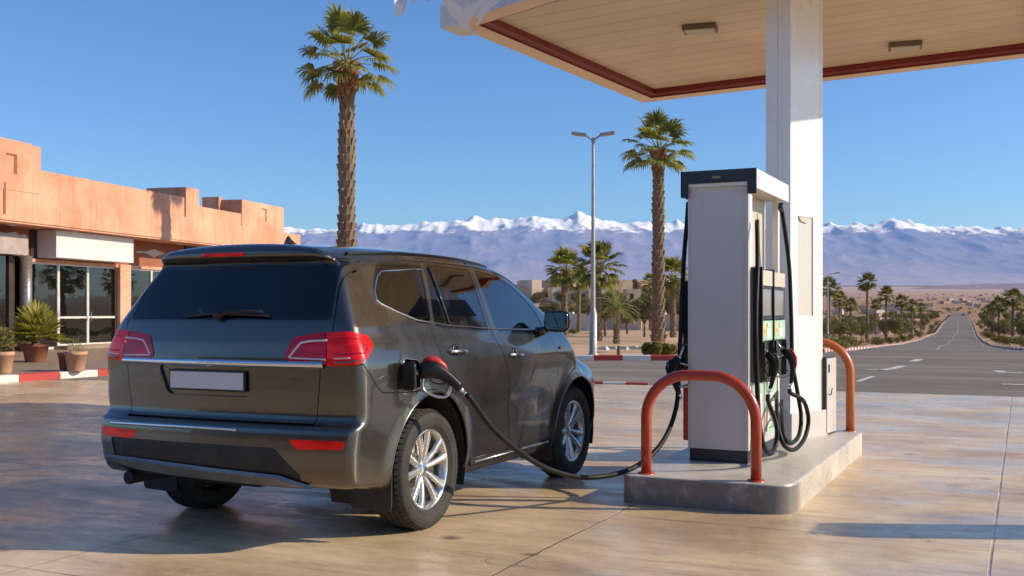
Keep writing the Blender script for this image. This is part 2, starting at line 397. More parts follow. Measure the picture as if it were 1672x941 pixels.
def build_car():
    root = empty('parked_car', (OX, OY, 0))
    tag(root, 'dark grey-brown SUV parked with the fuel nozzle in its open filler', 'car')
    V, T = surface_net((-1.21, -1.13, .19), (1.2101, 3.55, 2.02), .022)
    s = Skin(V, T)
    # wheel arches
    for cy, r in ((RW, .515), (FW, .485)):
        near = np.abs(centroid(s, T)[:, 0]) > .62
        a, b = s.cut(T[near], lambda P: np.hypot(P[:, 1] - cy, P[:, 2] - .40) - r)
        T = np.concatenate([T[~near], b])
    def take(T, sel, g):
        c = centroid(s, T); m = sel(c); a, b = s.cut(T[m], g); return a, np.concatenate([T[~m], b])
    full = T
    # side windows: glass, black surround
    glassT = {}; surround = []
    linerT = T
    for side in (1, -1):
        for nm, poly in WPOLY.items():
            rp = rpoly(poly, .05 if nm != 'rear_door_window' else .03)
            sel = lambda c: (c[:, 0] * side > .45) & (c[:, 2] > 1.15)
            a, T = take(T, sel, lambda P: sd_poly(P[:, 1], P[:, 2], rp) - .010)
            gi, go = s.cut(a, lambda P: sd_poly(P[:, 1], P[:, 2], rp) + .006)
            glassT[(nm, side)] = gi; surround.append(go)
            _, linerT = take(linerT, sel, lambda P: sd_poly(P[:, 1], P[:, 2], rp))
    # rear glass
    RG = rpoly([(-.800, 1.393), (.800, 1.393), (.768, 1.60), (.730, 1.768), (-.730, 1.768), (-.768, 1.60)], .03)
    rear = lambda c: (c[:, 1] < -.52) & (c[:, 2] > 1.2)
    rg, T = take(T, rear, lambda P: np.maximum(sd_poly(P[:, 0], P[:, 2], RG), P[:, 1] + .5))
    RG2 = rpoly([(-.72, 1.425), (.72, 1.425), (.675, 1.665), (-.675, 1.665)], .05)
    _, linerT = take(linerT, rear, lambda P: sd_poly(P[:, 0], P[:, 2], RG2))
    # windshield
    WS = rpoly([(-.66, 1.66), (.66, 1.66), (.74, 2.45), (-.74, 2.45)], .08)
    fr = lambda c: (c[:, 1] > 1.5) & (c[:, 1] < 2.6) & (c[:, 2] > 1.2)
    ws, T = take(T, fr, lambda P: sd_poly(P[:, 0], P[:, 1], WS)); _, linerT = take(linerT, fr, lambda P: sd_poly(P[:, 0], P[:, 1], WS) + .02)
    # tail lamps, measured around the corner
    U = lambda P: np.abs(P[:, 0]) + (P[:, 1] + .92)
    lampP = rpoly([(.515, 1.150), (.600, 1.288), (.80, 1.316), (1.02, 1.326), (1.20, 1.300), (1.252, 1.24), (1.17, 1.166), (1.09, 1.128), (.87, 1.118), (.74, 1.134)], .03)
    lamps = {}
    for side in (1, -1):
        sel = lambda c: (c[:, 0] * side > .3) & (c[:, 1] < -.3) & (c[:, 2] > 1.0) & (c[:, 2] < 1.5)
        a, T = take(T, sel, lambda P: sd_poly(U(P), P[:, 2], lampP))
        inner, outer = s.cut(a, lambda P: U(P) - .845)
        inner, _ = s.cut(inner, lambda P: U(P) - .842); _, outer = s.cut(outer, lambda P: U(P) - .848)
        lamps[side] = (inner, outer)
        _, linerT = take(linerT, sel, lambda P: sd_poly(U(P), P[:, 2], lampP))
    # bumper
    BP = [(-1, .05), (-1, .765), (.74, .765), (.775, .80), (.80, 1.124), (1.13, 1.130), (1.27, .990), (1.33, .950), (1.55, .935), (2.2, .93), (2.2, .05)]
    bsel = lambda c: (c[:, 1] < .0)
    bump_, T = take(T, bsel, lambda P: sd_poly(U(P), P[:, 2], BP) + .003)
    _, T = take(T, bsel, lambda P: sd_poly(U(P), P[:, 2], BP) - .003)
    # tailgate
    TG = [(-.80, .77), (.80, .77), (.825, 1.0), (.825, 1.39), (.765, 1.70), (.755, 1.775), (-.755, 1.775), (-.765, 1.70), (-.825, 1.39), (-.825, 1.0)]
    tsel = lambda c: (c[:, 1] < -.5)
    spoil, T = take(T, lambda c: (c[:, 1] < -.5) & (c[:, 2] > 1.70), lambda P: np.maximum(1.772 - P[:, 2], P[:, 1] + .66))
    tg, T = take(T, tsel, lambda P: sd_poly(P[:, 0], P[:, 2], TG) + .003)
    _, T = take(T, tsel, lambda P: sd_poly(P[:, 0], P[:, 2], TG) - .003)
    # plate recess in the tailgate
    PR = rpoly([(-.48, 1.105), (.34, 1.105), (.27, .915), (-.40, .915)], .04)
    rec, tg = s.cut(tg, lambda P: sd_poly(P[:, 0], P[:, 2], PR))
    # doors
    doors = {}
    for side in (1, -1):
        sel = lambda c: (c[:, 0] * side > .3) & (c[:, 1] > -.3) & (c[:, 1] < 2.4)
        for nm, poly in (('rear_door', RDOOR), ('front_door', FDOOR)):
            a, T = take(T, sel, lambda P: sd_poly(P[:, 1], P[:, 2], poly) + .0022)
            _, T = take(T, sel, lambda P: sd_poly(P[:, 1], P[:, 2], poly) - .0022)
            doors[(nm, side)] = a
    # filler opening (right side only)
    FP = rpoly([(-.392, 1.150), (-.190, 1.130), (-.185, .945), (-.392, .965)], .05)
    fsel = lambda c: (c[:, 0] > .6) & (c[:, 1] < .1) & (c[:, 1] > -.6)
    flapT, T = take(T, fsel, lambda P: sd_poly(P[:, 1], P[:, 2], FP)); _, linerT = take(linerT, fsel, lambda P: sd_poly(P[:, 1], P[:, 2], FP))
    # sills
    sill, T = take(T, lambda c: (np.abs(c[:, 0]) > .5) & (c[:, 1] > .3) & (c[:, 1] < 2.25) & (c[:, 2] < .5), lambda P: np.maximum(P[:, 2] - .392, 0) + np.where(P[:, 2] < .392, -.01, 0))
    # head lamps and grille
    hl = {}
    HP = rpoly([(.46, .90), (.50, 1.02), (.80, 1.07), (1.10, 1.08), (1.12, .95), (.80, .90)], .03)
    Uf = lambda P: np.abs(P[:, 0]) + (3.36 - P[:, 1])
    for side in (1, -1):
        hl[side], T = take(T, lambda c: (c[:, 0] * side > .2) & (c[:, 1] > 2.7) & (c[:, 2] > .8), lambda P: sd_poly(Uf(P), P[:, 2], HP))
    GP = rpoly([(-.44, .78), (-.44, 1.0), (.44, 1.0), (.44, .78)], .04)
    grille, T = take(T, lambda c: c[:, 1] > 2.9, lambda P: sd_poly(P[:, 0], P[:, 2], GP))
    # ---- objects
    s.obj('body', T, M['paint'], root)
    s.obj('inner_shell', linerT, M['dark'], root, off=-.022)
    for side in (1, -1):
        for nm in ('rear_door', 'front_door'):
            d = s.obj(nm, doors[(nm, side)], M['paint'], root)
            g = s.obj('window', glassT[(nm + '_window', side)], M['tint'] if nm == 'rear_door' else M['clear'], d, off=-.003)
            y0 = .325 if nm == 'rear_door' else 1.255; z0 = 1.172 if nm == 'rear_door' else 1.114
            h = MB(); P = []
            for k in range(7):
                t = k / 6; yy = y0 - .115 + .23 * t; zz = z0 + .004 - .01 * t; x = 1.04 + .030 * math.sin(PI * min(max(t, .0), 1)) ** .5
                P.append((side * (x + .008), yy, zz))
            h.tube(catmull(P, 3), .013, 10)
            o = h.build('handle', M['chrome'], d)
            c = MB(); q = project(np.array([[side * 1.04, y0 - .01, z0]]))[0]
            Mx = Matrix.Translation((q[0] - side * .002, q[1], q[2])) @ Matrix.Rotation(side * PI / 2, 4, 'Y')
            c.lathe([(0, .0035), (.040, .0035), (.047, .002), (.05, -.003)], 24, Mx @ Matrix.Scale(1, 4)); c.build('handle_cup', M['gloss_black'], d)
            if nm == 'rear_door':     # divider bar of the rear door window
                w = MB(); w.tube([tuple(x) for x in project(np.array([[side * .82, .345, 1.765], [side * .88, .350, 1.55], [side * .96, .352, 1.338]]), off=.002)], .010, 6); w.build('window_bar', M['gloss_black'], d)
        s.obj('quarter_window', glassT[('rear_side_window', side)], M['tint'], root, off=-.003)
    for q_ in surround: s.obj('window_seal', q_, M['gloss_black'], root, off=-.0005)
    # pillar covers in gloss black between the side windows
    def ribbon(name, loop, r, m, parent, off=.0, closed=True, n=6):
        P = project(np.array([list(p) for p in loop]), 6, off); mb = MB(); pts = [tuple(p) for p in P]
        if closed: pts = pts + [pts[0]]
        mb.tube(pts, r, n, cap=not closed); return mb.build(name, m, parent)
    def dens(pts, k=8):
        out = []
        for a, b in zip(pts[:-1], pts[1:]):
            for i in range(k): out.append(tuple(a[j] + (b[j] - a[j]) * i / k for j in range(len(a))))
        return out + [pts[-1]]
    for side in (1, -1):
        # bright trim: along the belt, round the quarter window and up the roof line
        chain = [(2.0, 1.255), (1.06, 1.279), (.915, 1.286), (.335, 1.325), (.100, 1.351), (-.075, 1.370), (-.275, 1.437), (-.42, 1.503), (-.442, 1.53), (-.424, 1.61), (-.33, 1.73), (-.255, 1.77), (.235, 1.787)]
        ch = dens([(side * .9, y, z) for y, z in chain], 6)
        ribbon('window_trim', ch, .0065, M['chrome'], root, off=.001, closed=False)
        ribbon('roof_gutter', dens([(side * .80, y, z) for y, z in [(-.45, 1.80), (.0, 1.822), (.6, 1.826), (1.1, 1.812), (1.4, 1.785), (1.65, 1.712), (1.86, 1.58), (2.02, 1.44)]], 8), .007, M['gloss_black'], root, off=-.001, closed=False)
        # arch lips
        for cy, r, a0, a1 in ((RW, .515, -12, 205), (FW, .485, -12, 192)):
            lp = [(side * 1.04, cy + r * math.cos(R(a)), .40 + r * math.sin(R(a))) for a in np.linspace(a0, a1, 48) if .40 + r * math.sin(R(a)) > .30]
            ribbon('arch_lip', lp, .013, M['paint'], root, off=-.009, closed=False, n=8)
        for cy, r in ((RW, .51), (FW, .48)):
            s_ = MB(); s_.smooth = True
            # arch liner
            pr = []
            for k in range(25):
                a = R(-20 + 220 * k / 24); pr.append((cy + r * math.cos(a), .40 + r * math.sin(a)))
            vs = [(side * .56, y, z) for y, z in pr] + [(side * 1.005, y, z) for y, z in pr]; n_ = len(pr)
            s_.add(vs, [(i, i + 1, n_ + i + 1, n_ + i) for i in range(n_ - 1)])
            s_.add([(side * .56, cy, .3)] + [(side * .56, y, z) for y, z in pr], [(0, i + 1, i + 2) for i in range(n_ - 1)])
            s_.build('arch_liner', M['under'], root)
        for cy, z0 in ((-.475, .205), (2.53 - .50, .21)):
            mf = MB(); mf.prism(rpoly([(-.15, z0), (.15, z0 - .01), (.165, .47), (-.15, .47)], .03), -.006, .006, Matrix.Translation((side * .865, cy, 0)) @ Matrix.Rotation(R(4), 4, 'X') @ Matrix.Rotation(PI / 2, 4, 'X'))
            mf.build('mud_flap', M['plastic'], root)
        ribbon('roof_rail', dens([(side * .715, y, 1.86) for y in (-.50, .0, .6, 1.1, 1.45)], 8), .010, M['gloss_black'], root, off=.006, closed=False, n=8)
    for side in (1, -1): s.obj('side_sill', sill[centroid(s, sill)[:, 0] * side > 0], M['plastic'], root, off=.001)
    for side in (1, -1):
        sb = MB(); sb.box((side * 1.0 - .012, .56, .352), (side * 1.0 + .022, 1.96, .384), Matrix.Rotation(R(0), 4, 'X'), bev=.008); sb.build('side_step', M['plastic'], root)
        q = MB(); q.tube([(side * 1.028, .60, .372), (side * 1.028, 1.92, .372)], .0055, 6); q.build('step_trim', M['alu'], root)
    # rear lamps
    for side in (1, -1):
        inn, out = lamps[side]
        for T_, part in ((inn, 'in'), (out, 'out')):
            hb = s.obj('tail_light', T_, M['deep_red'] if part == 'in' else M['red_lens'], root, off=.004)
            if part == 'in':
                ribbon('light_guide', dens([(side * x, -.93, z) for x, z in [(.555, 1.168), (.575, 1.195), (.632, 1.268), (.70, 1.282), (.815, 1.291)]], 4), .0075, M['white_lens'], hb, off=.002, closed=False)
                ribbon('lower_guide', dens([(side * x, -.93, z) for x, z in [(.56, 1.166), (.815, 1.163)]], 6), .006, M['white_lens'], hb, off=.002, closed=False)
                ribbon('lower_lens', dens([(side * x, -.93, z) for x, z in [(.70, 1.147), (.815, 1.141)]], 4), .010, M['smoke_lens'], hb, off=-.002, closed=False)
            else:
                ribbon('light_guide', dens([(side * x, y, z) for x, y, z in [(.86, -.9, 1.29), (.95, -.86, 1.293), (1.0, -.78, 1.285), (1.02, -.74, 1.24), (1.02, -.78, 1.195), (.95, -.86, 1.19), (.86, -.9, 1.19)]], 5), .006, M['deep_red'], hb, off=.001, closed=False)
                ribbon('lower_guide', dens([(side * x, y, z) for x, y, z in [(.86, -.9, 1.166), (.96, -.86, 1.168)]], 5), .005, M['white_lens'], hb, off=.002, closed=False)
                ribbon('lower_lens', dens([(side * x, y, z) for x, y, z in [(.86, -.9, 1.142), (.96, -.86, 1.145), (1.0, -.80, 1.150)]], 5), .012, M['smoke_lens'], hb, off=-.004, closed=False)
    # bumper and its pieces
    BI = rpoly([(-.82, .47), (-.86, .625), (.50, .625), (.68, .455), (.60, .36), (-.70, .36)], .03)
    ins, bump_ = s.cut(bump_, lambda P: np.where(P[:, 1] < -.7, sd_poly(P[:, 0], P[:, 2], BI), 1.0))
    ref = {}
    for side in (1, -1):
        RP = rpoly([(side * .60, .680), (side * .97, .682), (side * .955, .632), (side * .65, .622)], .008)
        ref[side], bump_ = s.cut(bump_, lambda P: np.where(P[:, 1] < -.7, sd_poly(P[:, 0], P[:, 2], RP), 1.0))
    low, bump_ = s.cut(bump_, lambda P: P[:, 2] - .50)
    bo = s.obj('rear_bumper', bump_, M['paint'], root)
    s.obj('lower_bumper', low, M['paint'], bo, off=-.0015)
    s.obj('bumper_insert', ins, M['plastic'], bo, off=-.006)
    for side in (1, -1): s.obj('reflector', ref[side], M['red_lens'], bo, off=.001)
    SKT = [(-.92, .500), (-.55, .500), (.0, .478), (.50, .462), (.58, .445), (.74, .362), (.50, .362), (.35, .378), (-.2, .392), (-.62, .400), (-.78, .425), (-.90, .44)]
    P = project(np.array([(x, -.97, z) for x, z in SKT]), 6, .012)
    sk = MB(); sk.smooth = False
    top = [(-.92, .500), (-.62, .502), (-.30, .494), (.0, .484), (.30, .474), (.52, .462), (.62, .425), (.74, .366)]; bot = [(-.90, .455), (-.64, .415), (-.32, .402), (.0, .392), (.28, .380), (.45, .368), (.56, .358), (.70, .352)]
    A = project(np.array([(x, -.97, z) for x, z in top]), 6, .010); Cc = project(np.array([(x * .985, -.97, z - .014) for x, z in top]), 6, .028); B = project(np.array([(x, -.97, z) for x, z in bot]), 6, .016)
    rows = [A, Cc, B, B + np.array([0, .12, -.03])]; n_ = len(top); vs = [tuple(p) for r_ in rows for p in r_]
    sk.add(vs, [(r_ * n_ + i, r_ * n_ + i + 1, (r_ + 1) * n_ + i + 1, (r_ + 1) * n_ + i) for r_ in range(3) for i in range(n_ - 1)]); sk.build('skid_plate', M['skid'], bo)
    st = MB(); Pt = project(np.array([(x, -.99, .722) for x in np.linspace(-.86, .22, 24)]), 6, .002); st.tube([tuple(p) for p in Pt], .011, 8); st.build('bumper_trim', M['chrome'], bo)
    # tailgate and its pieces
    to = s.obj('tailgate', tg, M['paint'], root)
    s.obj('rear_window', rg, M['rear_tint'], to, off=-.002)
    fr_, _ = s.cut(rg, lambda P: -sd_poly(P[:, 0], P[:, 2], RG2)); s.obj('window_border', fr_, M['gloss_black'], to, off=-.005)
    s.obj('spoiler', spoil, M['paint'], to)
    s.obj('plate_recess', rec, M['paint'], to, off=-.016)
    # recess walls
    lp = project(np.array([(x, -.93, z) for x, z in PR]), 5); lp2 = lp - normals(lp) * .018; wl = MB(); n_ = len(lp)
    wl.add([tuple(p) for p in lp] + [tuple(p) for p in lp2], [(i, (i + 1) % n_, n_ + (i + 1) % n_, n_ + i) for i in range(n_)]); wl.build('recess_wall', M['paint'], to)
    pl = MB(); Mx = Matrix.Translation((-.07, -.921, 1.012)); pl.box((-.305, -.010, -.066), (.305, .004, .066), Mx, bev=.004); ph = pl.build('plate_holder', M['plastic'], to)
    pl = MB(); pl.box((-.292, -.0145, -.053), (.292, -.0105, .053), Mx, bev=.0015); pl.build('licence_plate', M['plate'], ph)
    # chrome strip: a shallow wedge across the tailgate and onto the corners
    def strip(x0, x1, name, par):
        xs = np.linspace(x0, x1, 30); mb = MB(); mb.smooth = True; rows = []
        for z, off in ((1.147, .0), (1.144, .018), (1.125, .024), (1.106, .016), (1.102, .0)): rows.append(project(np.array([(x, -.93, z) for x in xs]), 6, off))
        vs = [tuple(p) for r_ in rows for p in r_]; n_ = len(xs)
        mb.add(vs, [(r_ * n_ + i, (r_ + 1) * n_ + i, (r_ + 1) * n_ + i + 1, r_ * n_ + i + 1) for r_ in range(4) for i in range(n_ - 1)]); mb.build(name, M['chrome'], par)
    strip(-.80, .80, 'chrome_strip', to)
    ribbon('brake_light', [(x, -.84, 1.815) for x in np.linspace(-.27, .08, 12)], .014, M['red_lens'], to, off=-.006, closed=False)
    # small stamped star badge in the middle of the strip
    bd = MB(); q = project(np.array([[-.03, -.94, 1.124]]), 6, .027)[0]
    bd.lathe([(.020, 0), (.022, .003), (.018, .004)], 20, Matrix.Translation(tuple(q)) @ Matrix.Rotation(PI / 2, 4, 'X')); bd.build('badge', M['chrome'], to)
    wp = MB(); w0 = project(np.array([(x, -.85, z) for x, z in [(-.02, 1.405), (.05, 1.425), (.18, 1.436), (.32, 1.432)]]), 6, .03); wp.tube([tuple(p) for p in w0], [.018, .013, .011, .007], 8)
    w1 = project(np.array([(x, -.85, z) for x, z in [(-.30, 1.405), (-.05, 1.425), (.2, 1.418), (.36, 1.408)]]), 6, .016); wp.tube([tuple(p) for p in w1], [.006, .010, .010, .006], 6)
    q = w0[0]; wp.lathe([(0, .02), (.026, .018), (.032, -.02)], 16, Matrix.Translation(tuple(q)) @ Matrix.Rotation(PI / 2, 4, 'X')); wp.build('wiper', M['plastic'], to)
    # windscreen, antenna fin, mirrors
    s.obj('windscreen', ws, M['clear'], root, off=-.003)
    fn = MB(); fn.smooth = True
    prof = [(-.09, .0), (-.075, .032), (-.055, .062), (-.035, .068), (-.01, .045), (.04, .018), (.10, .0)]
    vs = []; n_ = len(prof)
    for i, (y, z) in enumerate(prof): w = .020 * (1 - z / .085); vs += [(-w - .008 * (z < .01), y, -.01), (-w * .25, y, z), (w * .25, y, z), (w + .008 * (z < .01), y, -.01)]
    fn.add(vs, [(i * 4 + k, i * 4 + k + 1, (i + 1) * 4 + k + 1, (i + 1) * 4 + k) for i in range(n_ - 1) for k in range(3)]); fn.build('antenna_fin', M['gloss_black'], root, loc=(.10, -.28, 1.886))
    for side in (1, -1):
        mr = MB(); mr.smooth = True
        a0 = Vector((side * .985, 1.80, 1.275)); a1 = Vector((side * 1.06, 1.80, 1.30))
        mr.tube([a0, (a0 + a1) / 2 + Vector((0, 0, -.004)), a1], [.045, .036, .030], 10)
        # housing: superellipsoid
        vs = []; fs = []; nu, nv = 20, 12; C0 = Vector((side * 1.145, 1.83, 1.366))
        se = lambda c, e: math.copysign(abs(c) ** e, c)
        for i in range(nv + 1):
            ph = -PI / 2 + PI * i / nv
            for k in range(nu):
                th = 2 * PI * k / nu
                x = .108 * se(math.cos(th), .55) * se(math.cos(ph), .7); z = .088 * se(math.sin(th), .55) * se(math.cos(ph), .7); y = .075 * se(math.sin(ph), .8)
                y = max(y, -.035)
                vs.append(C0 + Vector((x, y, z)))
        for i in range(nv):
            for k in range(nu): fs.append((i * nu + k, i * nu + (k + 1) % nu, (i + 1) * nu + (k + 1) % nu, (i + 1) * nu + k))
        mr.add(vs, fs); mo = mr.build('wing_mirror', M['gloss_black'], root)
        cv = MB(); cv.smooth = True
        cv.add([v + (v - C0) * .03 for v in vs[6 * nu:]], [tuple(j - 6 * nu for j in f) for f in fs if min(f) >= 6 * nu]); cv.build('mirror_cover', M['paint'], mo)
        mg = MB(); mg.prism(rpoly([(-.086, -.068), (.086, -.068), (.086, .068), (-.086, .068)], .03), 0, .004, Matrix.Translation(C0 + Vector((0, -.0375, 0))) @ Matrix.Rotation(side * R(4), 4, 'Z') @ Matrix.Rotation(PI / 2, 4, 'X')); mg.build('mirror_glass', M['mirror'], mo)
        s.obj('headlight', hl[side], M['white_lens'], root, off=.002)
    s.obj('grille', grille, M['gloss_black'], root, off=-.01)
    # fender badge
    fb = MB(); q = project(np.array([[1.04, 2.16, 1.14]]), 6, .004)[0]; fb.prism(rpoly([(-.05, -.012), (.02, -.016), (.05, .010), (-.03, .014)], .006), 0, .008, Matrix.Translation(tuple(q)) @ Matrix.Rotation(PI / 2, 4, 'Z') @ Matrix.Rotation(PI / 2, 4, 'X')); fb.build('fender_badge', M['chrome'], root)
    # filler pocket, cap and opened flap
    fc = MB(); ring = project(np.array([(1.04, y, z) for y, z in FP]), 5, -.001); n_ = len(ring); inner = ring.copy(); inner[:, 0] -= .11
    fc.add([tuple(p) for p in ring] + [tuple(p) for p in inner] + [(float(inner[0, 0]), float(ring[:, 1].mean()), float(ring[:, 2].mean()))], [(i, (i + 1) % n_, n_ + (i + 1) % n_, n_ + i) for i in range(n_)] + [(n_ + i, n_ + (i + 1) % n_, 2 * n_) for i in range(n_)])
    fp = fc.build('filler_pocket', M['gloss_black'], root)
    fr2 = MB(); fr2.tube([tuple(p) for p in list(ring) + [ring[0]]], .004, 6, cap=False); fr2.build('pocket_rim', M['alu'], fp)
    fl = MB(); pf = rpoly([(0, .085), (.105, .090), (.11, -.095), (0, -.095)], .035)
    Mx = Matrix.Translation((1.045, -.398, 1.045)) @ Matrix.Rotation(R(-14), 4, 'Z') @ Matrix(((1, 0, 0, 0), (0, 0, 1, 0), (0, 1, 0, 0), (0, 0, 0, 1)))
    fl.prism(pf, -.008, .008, Mx); fl.build('filler_flap', M['gloss_black'], root)
    # underbody
    ub = MB(); ub.box((-.60, -.70, .37), (.60, 3.1, .45)); ub.box((-.50, -.62, .30), (.10, -.25, .38), bev=.03)
    ub.tube([(-.9, 0, .38), (.9, 0, .38)], .045, 10); ub.tube([(-.9, 2.53, .38), (.9, 2.53, .38)], .035, 10); ub.lathe([(0, -.13), (.10, -.11), (.13, 0), (.10, .11), (0, .13)], 16, Matrix.Translation((0, 0, .37)) @ Matrix.Rotation(PI / 2, 4, 'Y'))
    for sx in (-.55, .55): ub.tube([(sx, -.60, .42), (sx, .1, .30), (sx, .6, .36)], .03, 8)
    ub.tube([(.42, -.50, .36), (.42, .4, .30), (.30, 1.4, .33)], .035, 8)
    ub.build('underbody', M['under'], root)
    ex = MB(); ex.tube([(-.70, -.55, .355), (-.71, -.85, .360), (-.71, -.945, .360)], [.040, .042, .044], 18, cap=False); ex.tube([(-.71, -.944, .360), (-.71, -.80, .360)], [.038, .036], 16); ex.build('exhaust_pipe', M['under'], root)
    # cabin
    fl_ = MB(); fl_.box((-.80, -.70, .66), (.80, 2.2, .72)); fl_.box((-.86, 1.95, .70), (.86, 2.35, 1.20), bev=.05); fl_.build('cabin_floor', M['dark'], root)
    def seat_(x, y, w, name='seat'):
        sb_ = MB(); sb_.box((x - w / 2, y, .72), (x + w / 2, y + .50, .92), bev=.05)
        Mx = Matrix.Translation((x, y + .02, .90)) @ Matrix.Rotation(R(14), 4, 'X'); sb_.box((-w / 2, -.07, 0), (w / 2, .07, .52), Mx, bev=.06); so = sb_.build(name, M['seat'], root)
        n_hr = 1 if w < .8 else 3
        for k in range(n_hr):
            hb = MB(); hx = 0 if n_hr == 1 else (k - 1) * .46
            hb.box((hx - .125, -.05, .58), (hx + .125, .05, .76), Mx, bev=.045); hb.tube([Mx @ Vector((hx - .05, 0, .5)), Mx @ Vector((hx - .05, 0, .6))], .007, 6); hb.tube([Mx @ Vector((hx + .05, 0, .5)), Mx @ Vector((hx + .05, 0, .6))], .007, 6); hb.build('headrest', M['seat'], so)
    seat_(.40, 1.25, .52); seat_(-.40, 1.25, .52); seat_(0, .35, 1.40)
    sw = MB(); sw.tube([Vector((-.40 + .18 * math.cos(a), 1.82 + .06 * math.sin(a), 1.10 + .17 * math.sin(a))) for a in np.linspace(0, 2 * PI, 25)], .014, 8, cap=False); sw.build('steering_wheel', M['plastic'], root)
    # ---- wheels
    def make_wheel(side):
        """wheel at origin, axis x, outer face towards +x"""
        e = empty('wheel'); e.parent = root
        Mx = Matrix.Rotation(PI / 2, 4, 'Y')   # z axis -> x
        ty = MB(); prof = [(.262, .095), (.275, .112), (.310, .124), (.345, .126), (.372, .118), (.386, .103), (.3945, .088)]
        for g in (.068, .022, -.022, -.068): prof += [(.397, g + .006), (.389, g + .004), (.389, g - .004), (.397, g - .006)]
        prof += [(.3945, -.088), (.386, -.103), (.372, -.118), (.345, -.126), (.31, -.124), (.275, -.112), (.262, -.095)]
        ty.lathe(prof, 72, Mx)
        for k in range(60):      # shoulder lugs
            a = 2 * PI * k / 60
            for sd in (1, -1):
                Mk = Matrix.Rotation(a + (.03 if sd < 0 else 0), 4, 'X') @ Matrix.Translation((sd * .097, 0, .388)) @ Matrix.Rotation(sd * R(32), 4, 'Y')
                ty.box((-.022, -.0135, -.006), (.022, .0135, .0035), Mk)
            Mk = Matrix.Rotation(a, 4, 'X') @ Matrix.Translation((.045, 0, .396)) @ Matrix.Rotation(R(30), 4, 'Z'); 
        for rr in (.292, .335): ty.lathe([(rr - .002, .1195 if rr < .3 else .1262), (rr, .1225 if rr < .3 else .1285), (rr + .002, .1195 if rr < .3 else .1262)], 72, Mx)
        ty.build('tyre', M['rubber'], e)
        rm = MB(); rm.lathe([(.245, -.10), (.235, -.05), (.232, .04), (.240, .085), (.252, .098), (.262, .104), (.268, .100), (.266, .092)], 72, Mx)
        for p in range(5):
            for q in (-1, 1):
                a = 2 * PI * p / 5 + q * R(14.5); a0 = 2 * PI * p / 5 + q * R(19)
                def pt(r, ang, x): return Vector((x, r * math.sin(ang), r * math.cos(ang)))
                vs = []; st_ = [(.045, .018, .052, a0), (.085, .018, .068, a0 * .5 + a * .5), (.15, .020, .083, a), (.205, .024, .091, a), (.252, .034, .096, a)]
                for r_, w_, x_, an in st_:
                    dw = w_ / r_
                    vs += [pt(r_, an - dw, x_ - .022), pt(r_, an - dw * .75, x_ + .002), pt(r_, an + dw * .75, x_ + .002), pt(r_, an + dw, x_ - .022)]
                rm.add(vs, [(i * 4 + k, i * 4 + k + 1, (i + 1) * 4 + k + 1, (i + 1) * 4 + k) for i in range(4) for k in range(3)], True)
        rm.lathe([(0, .070), (.030, .068), (.036, .060), (.062, .056), (.070, .040), (.070, .0)], 32, Mx)
        for k in range(5):
            a = 2 * PI * k / 5 + .3; rm.lathe([(0, .012), (.008, .012), (.011, 0)], 8, Matrix.Translation((.054, .050 * math.sin(a), .050 * math.cos(a))) @ Mx)
        fixnormals(rm.build('rim', M['rim'], e))
        dk = MB(); dk.lathe([(0, .0), (.07, .01), (.165, .012), (.168, -.01), (.0, -.02)], 40, Mx); dk.box((-.01, .06, -.09), (.045, .17, .09), bev=.02); dk.build('brake_disc', M['disc'], e)
        bk = MB(); bk.lathe([(.0, -.04), (.235, -.045)], 32, Mx); bk.build('brake_backing', M['under'], e)
        return e
    w0_ = make_wheel(1); w0_.location = (1.023 - .126, RW, .397)
    for x, y, rz, tilt in ((.897, FW, 0, .5), (-.897, RW, PI, .9), (-.897, FW, PI, .2)):
        w = copy_tree(w0_, root); w.location = (x, y, .397); w.rotation_euler = (tilt, 0, rz)
    w0_.rotation_euler = (R(8), 0, 0)
    return root
CAR = build_car()
# ------------------------------------------------------------------ value noise
def vnoise(x, y, seed=0):
    xi, yi = np.floor(x).astype(np.int64), np.floor(y).astype(np.int64); xf, yf = x - xi, y - yi
    def hsh(a, b):
        n = (a * 374761393 + b * 668265263 + seed * 974711) & 0xffffffff; n = ((n ^ (n >> 13)) * 1274126177) & 0xffffffff; return ((n ^ (n >> 16)) & 0xffff) / 65535.0
    u, v = xf * xf * (3 - 2 * xf), yf * yf * (3 - 2 * yf)
    return (hsh(xi, yi) * (1 - u) + hsh(xi + 1, yi) * u) * (1 - v) + (hsh(xi, yi + 1) * (1 - u) + hsh(xi + 1, yi + 1) * u) * v
def fbm(x, y, o=5, seed=0, g=.5):
    s = 0; a = 1; t = 0
    for i in range(o): s = s + a * vnoise(x * 2 ** i + 17.3 * i, y * 2 ** i, seed + i); t += a; a *= g
    return s / t
def ridged(x, y, o=6, seed=0, g=.55):
    s = 0; a = 1; t = 0; w = 1
    for i in range(o):
        n = 1 - np.abs(2 * vnoise(x * 2 ** i + 9.1 * i, y * 2 ** i, seed + i) - 1); n = n * n * w; s = s + a * n; t += a; w = np.clip(n * 1.6, 0, 1); a *= g
    return s / t
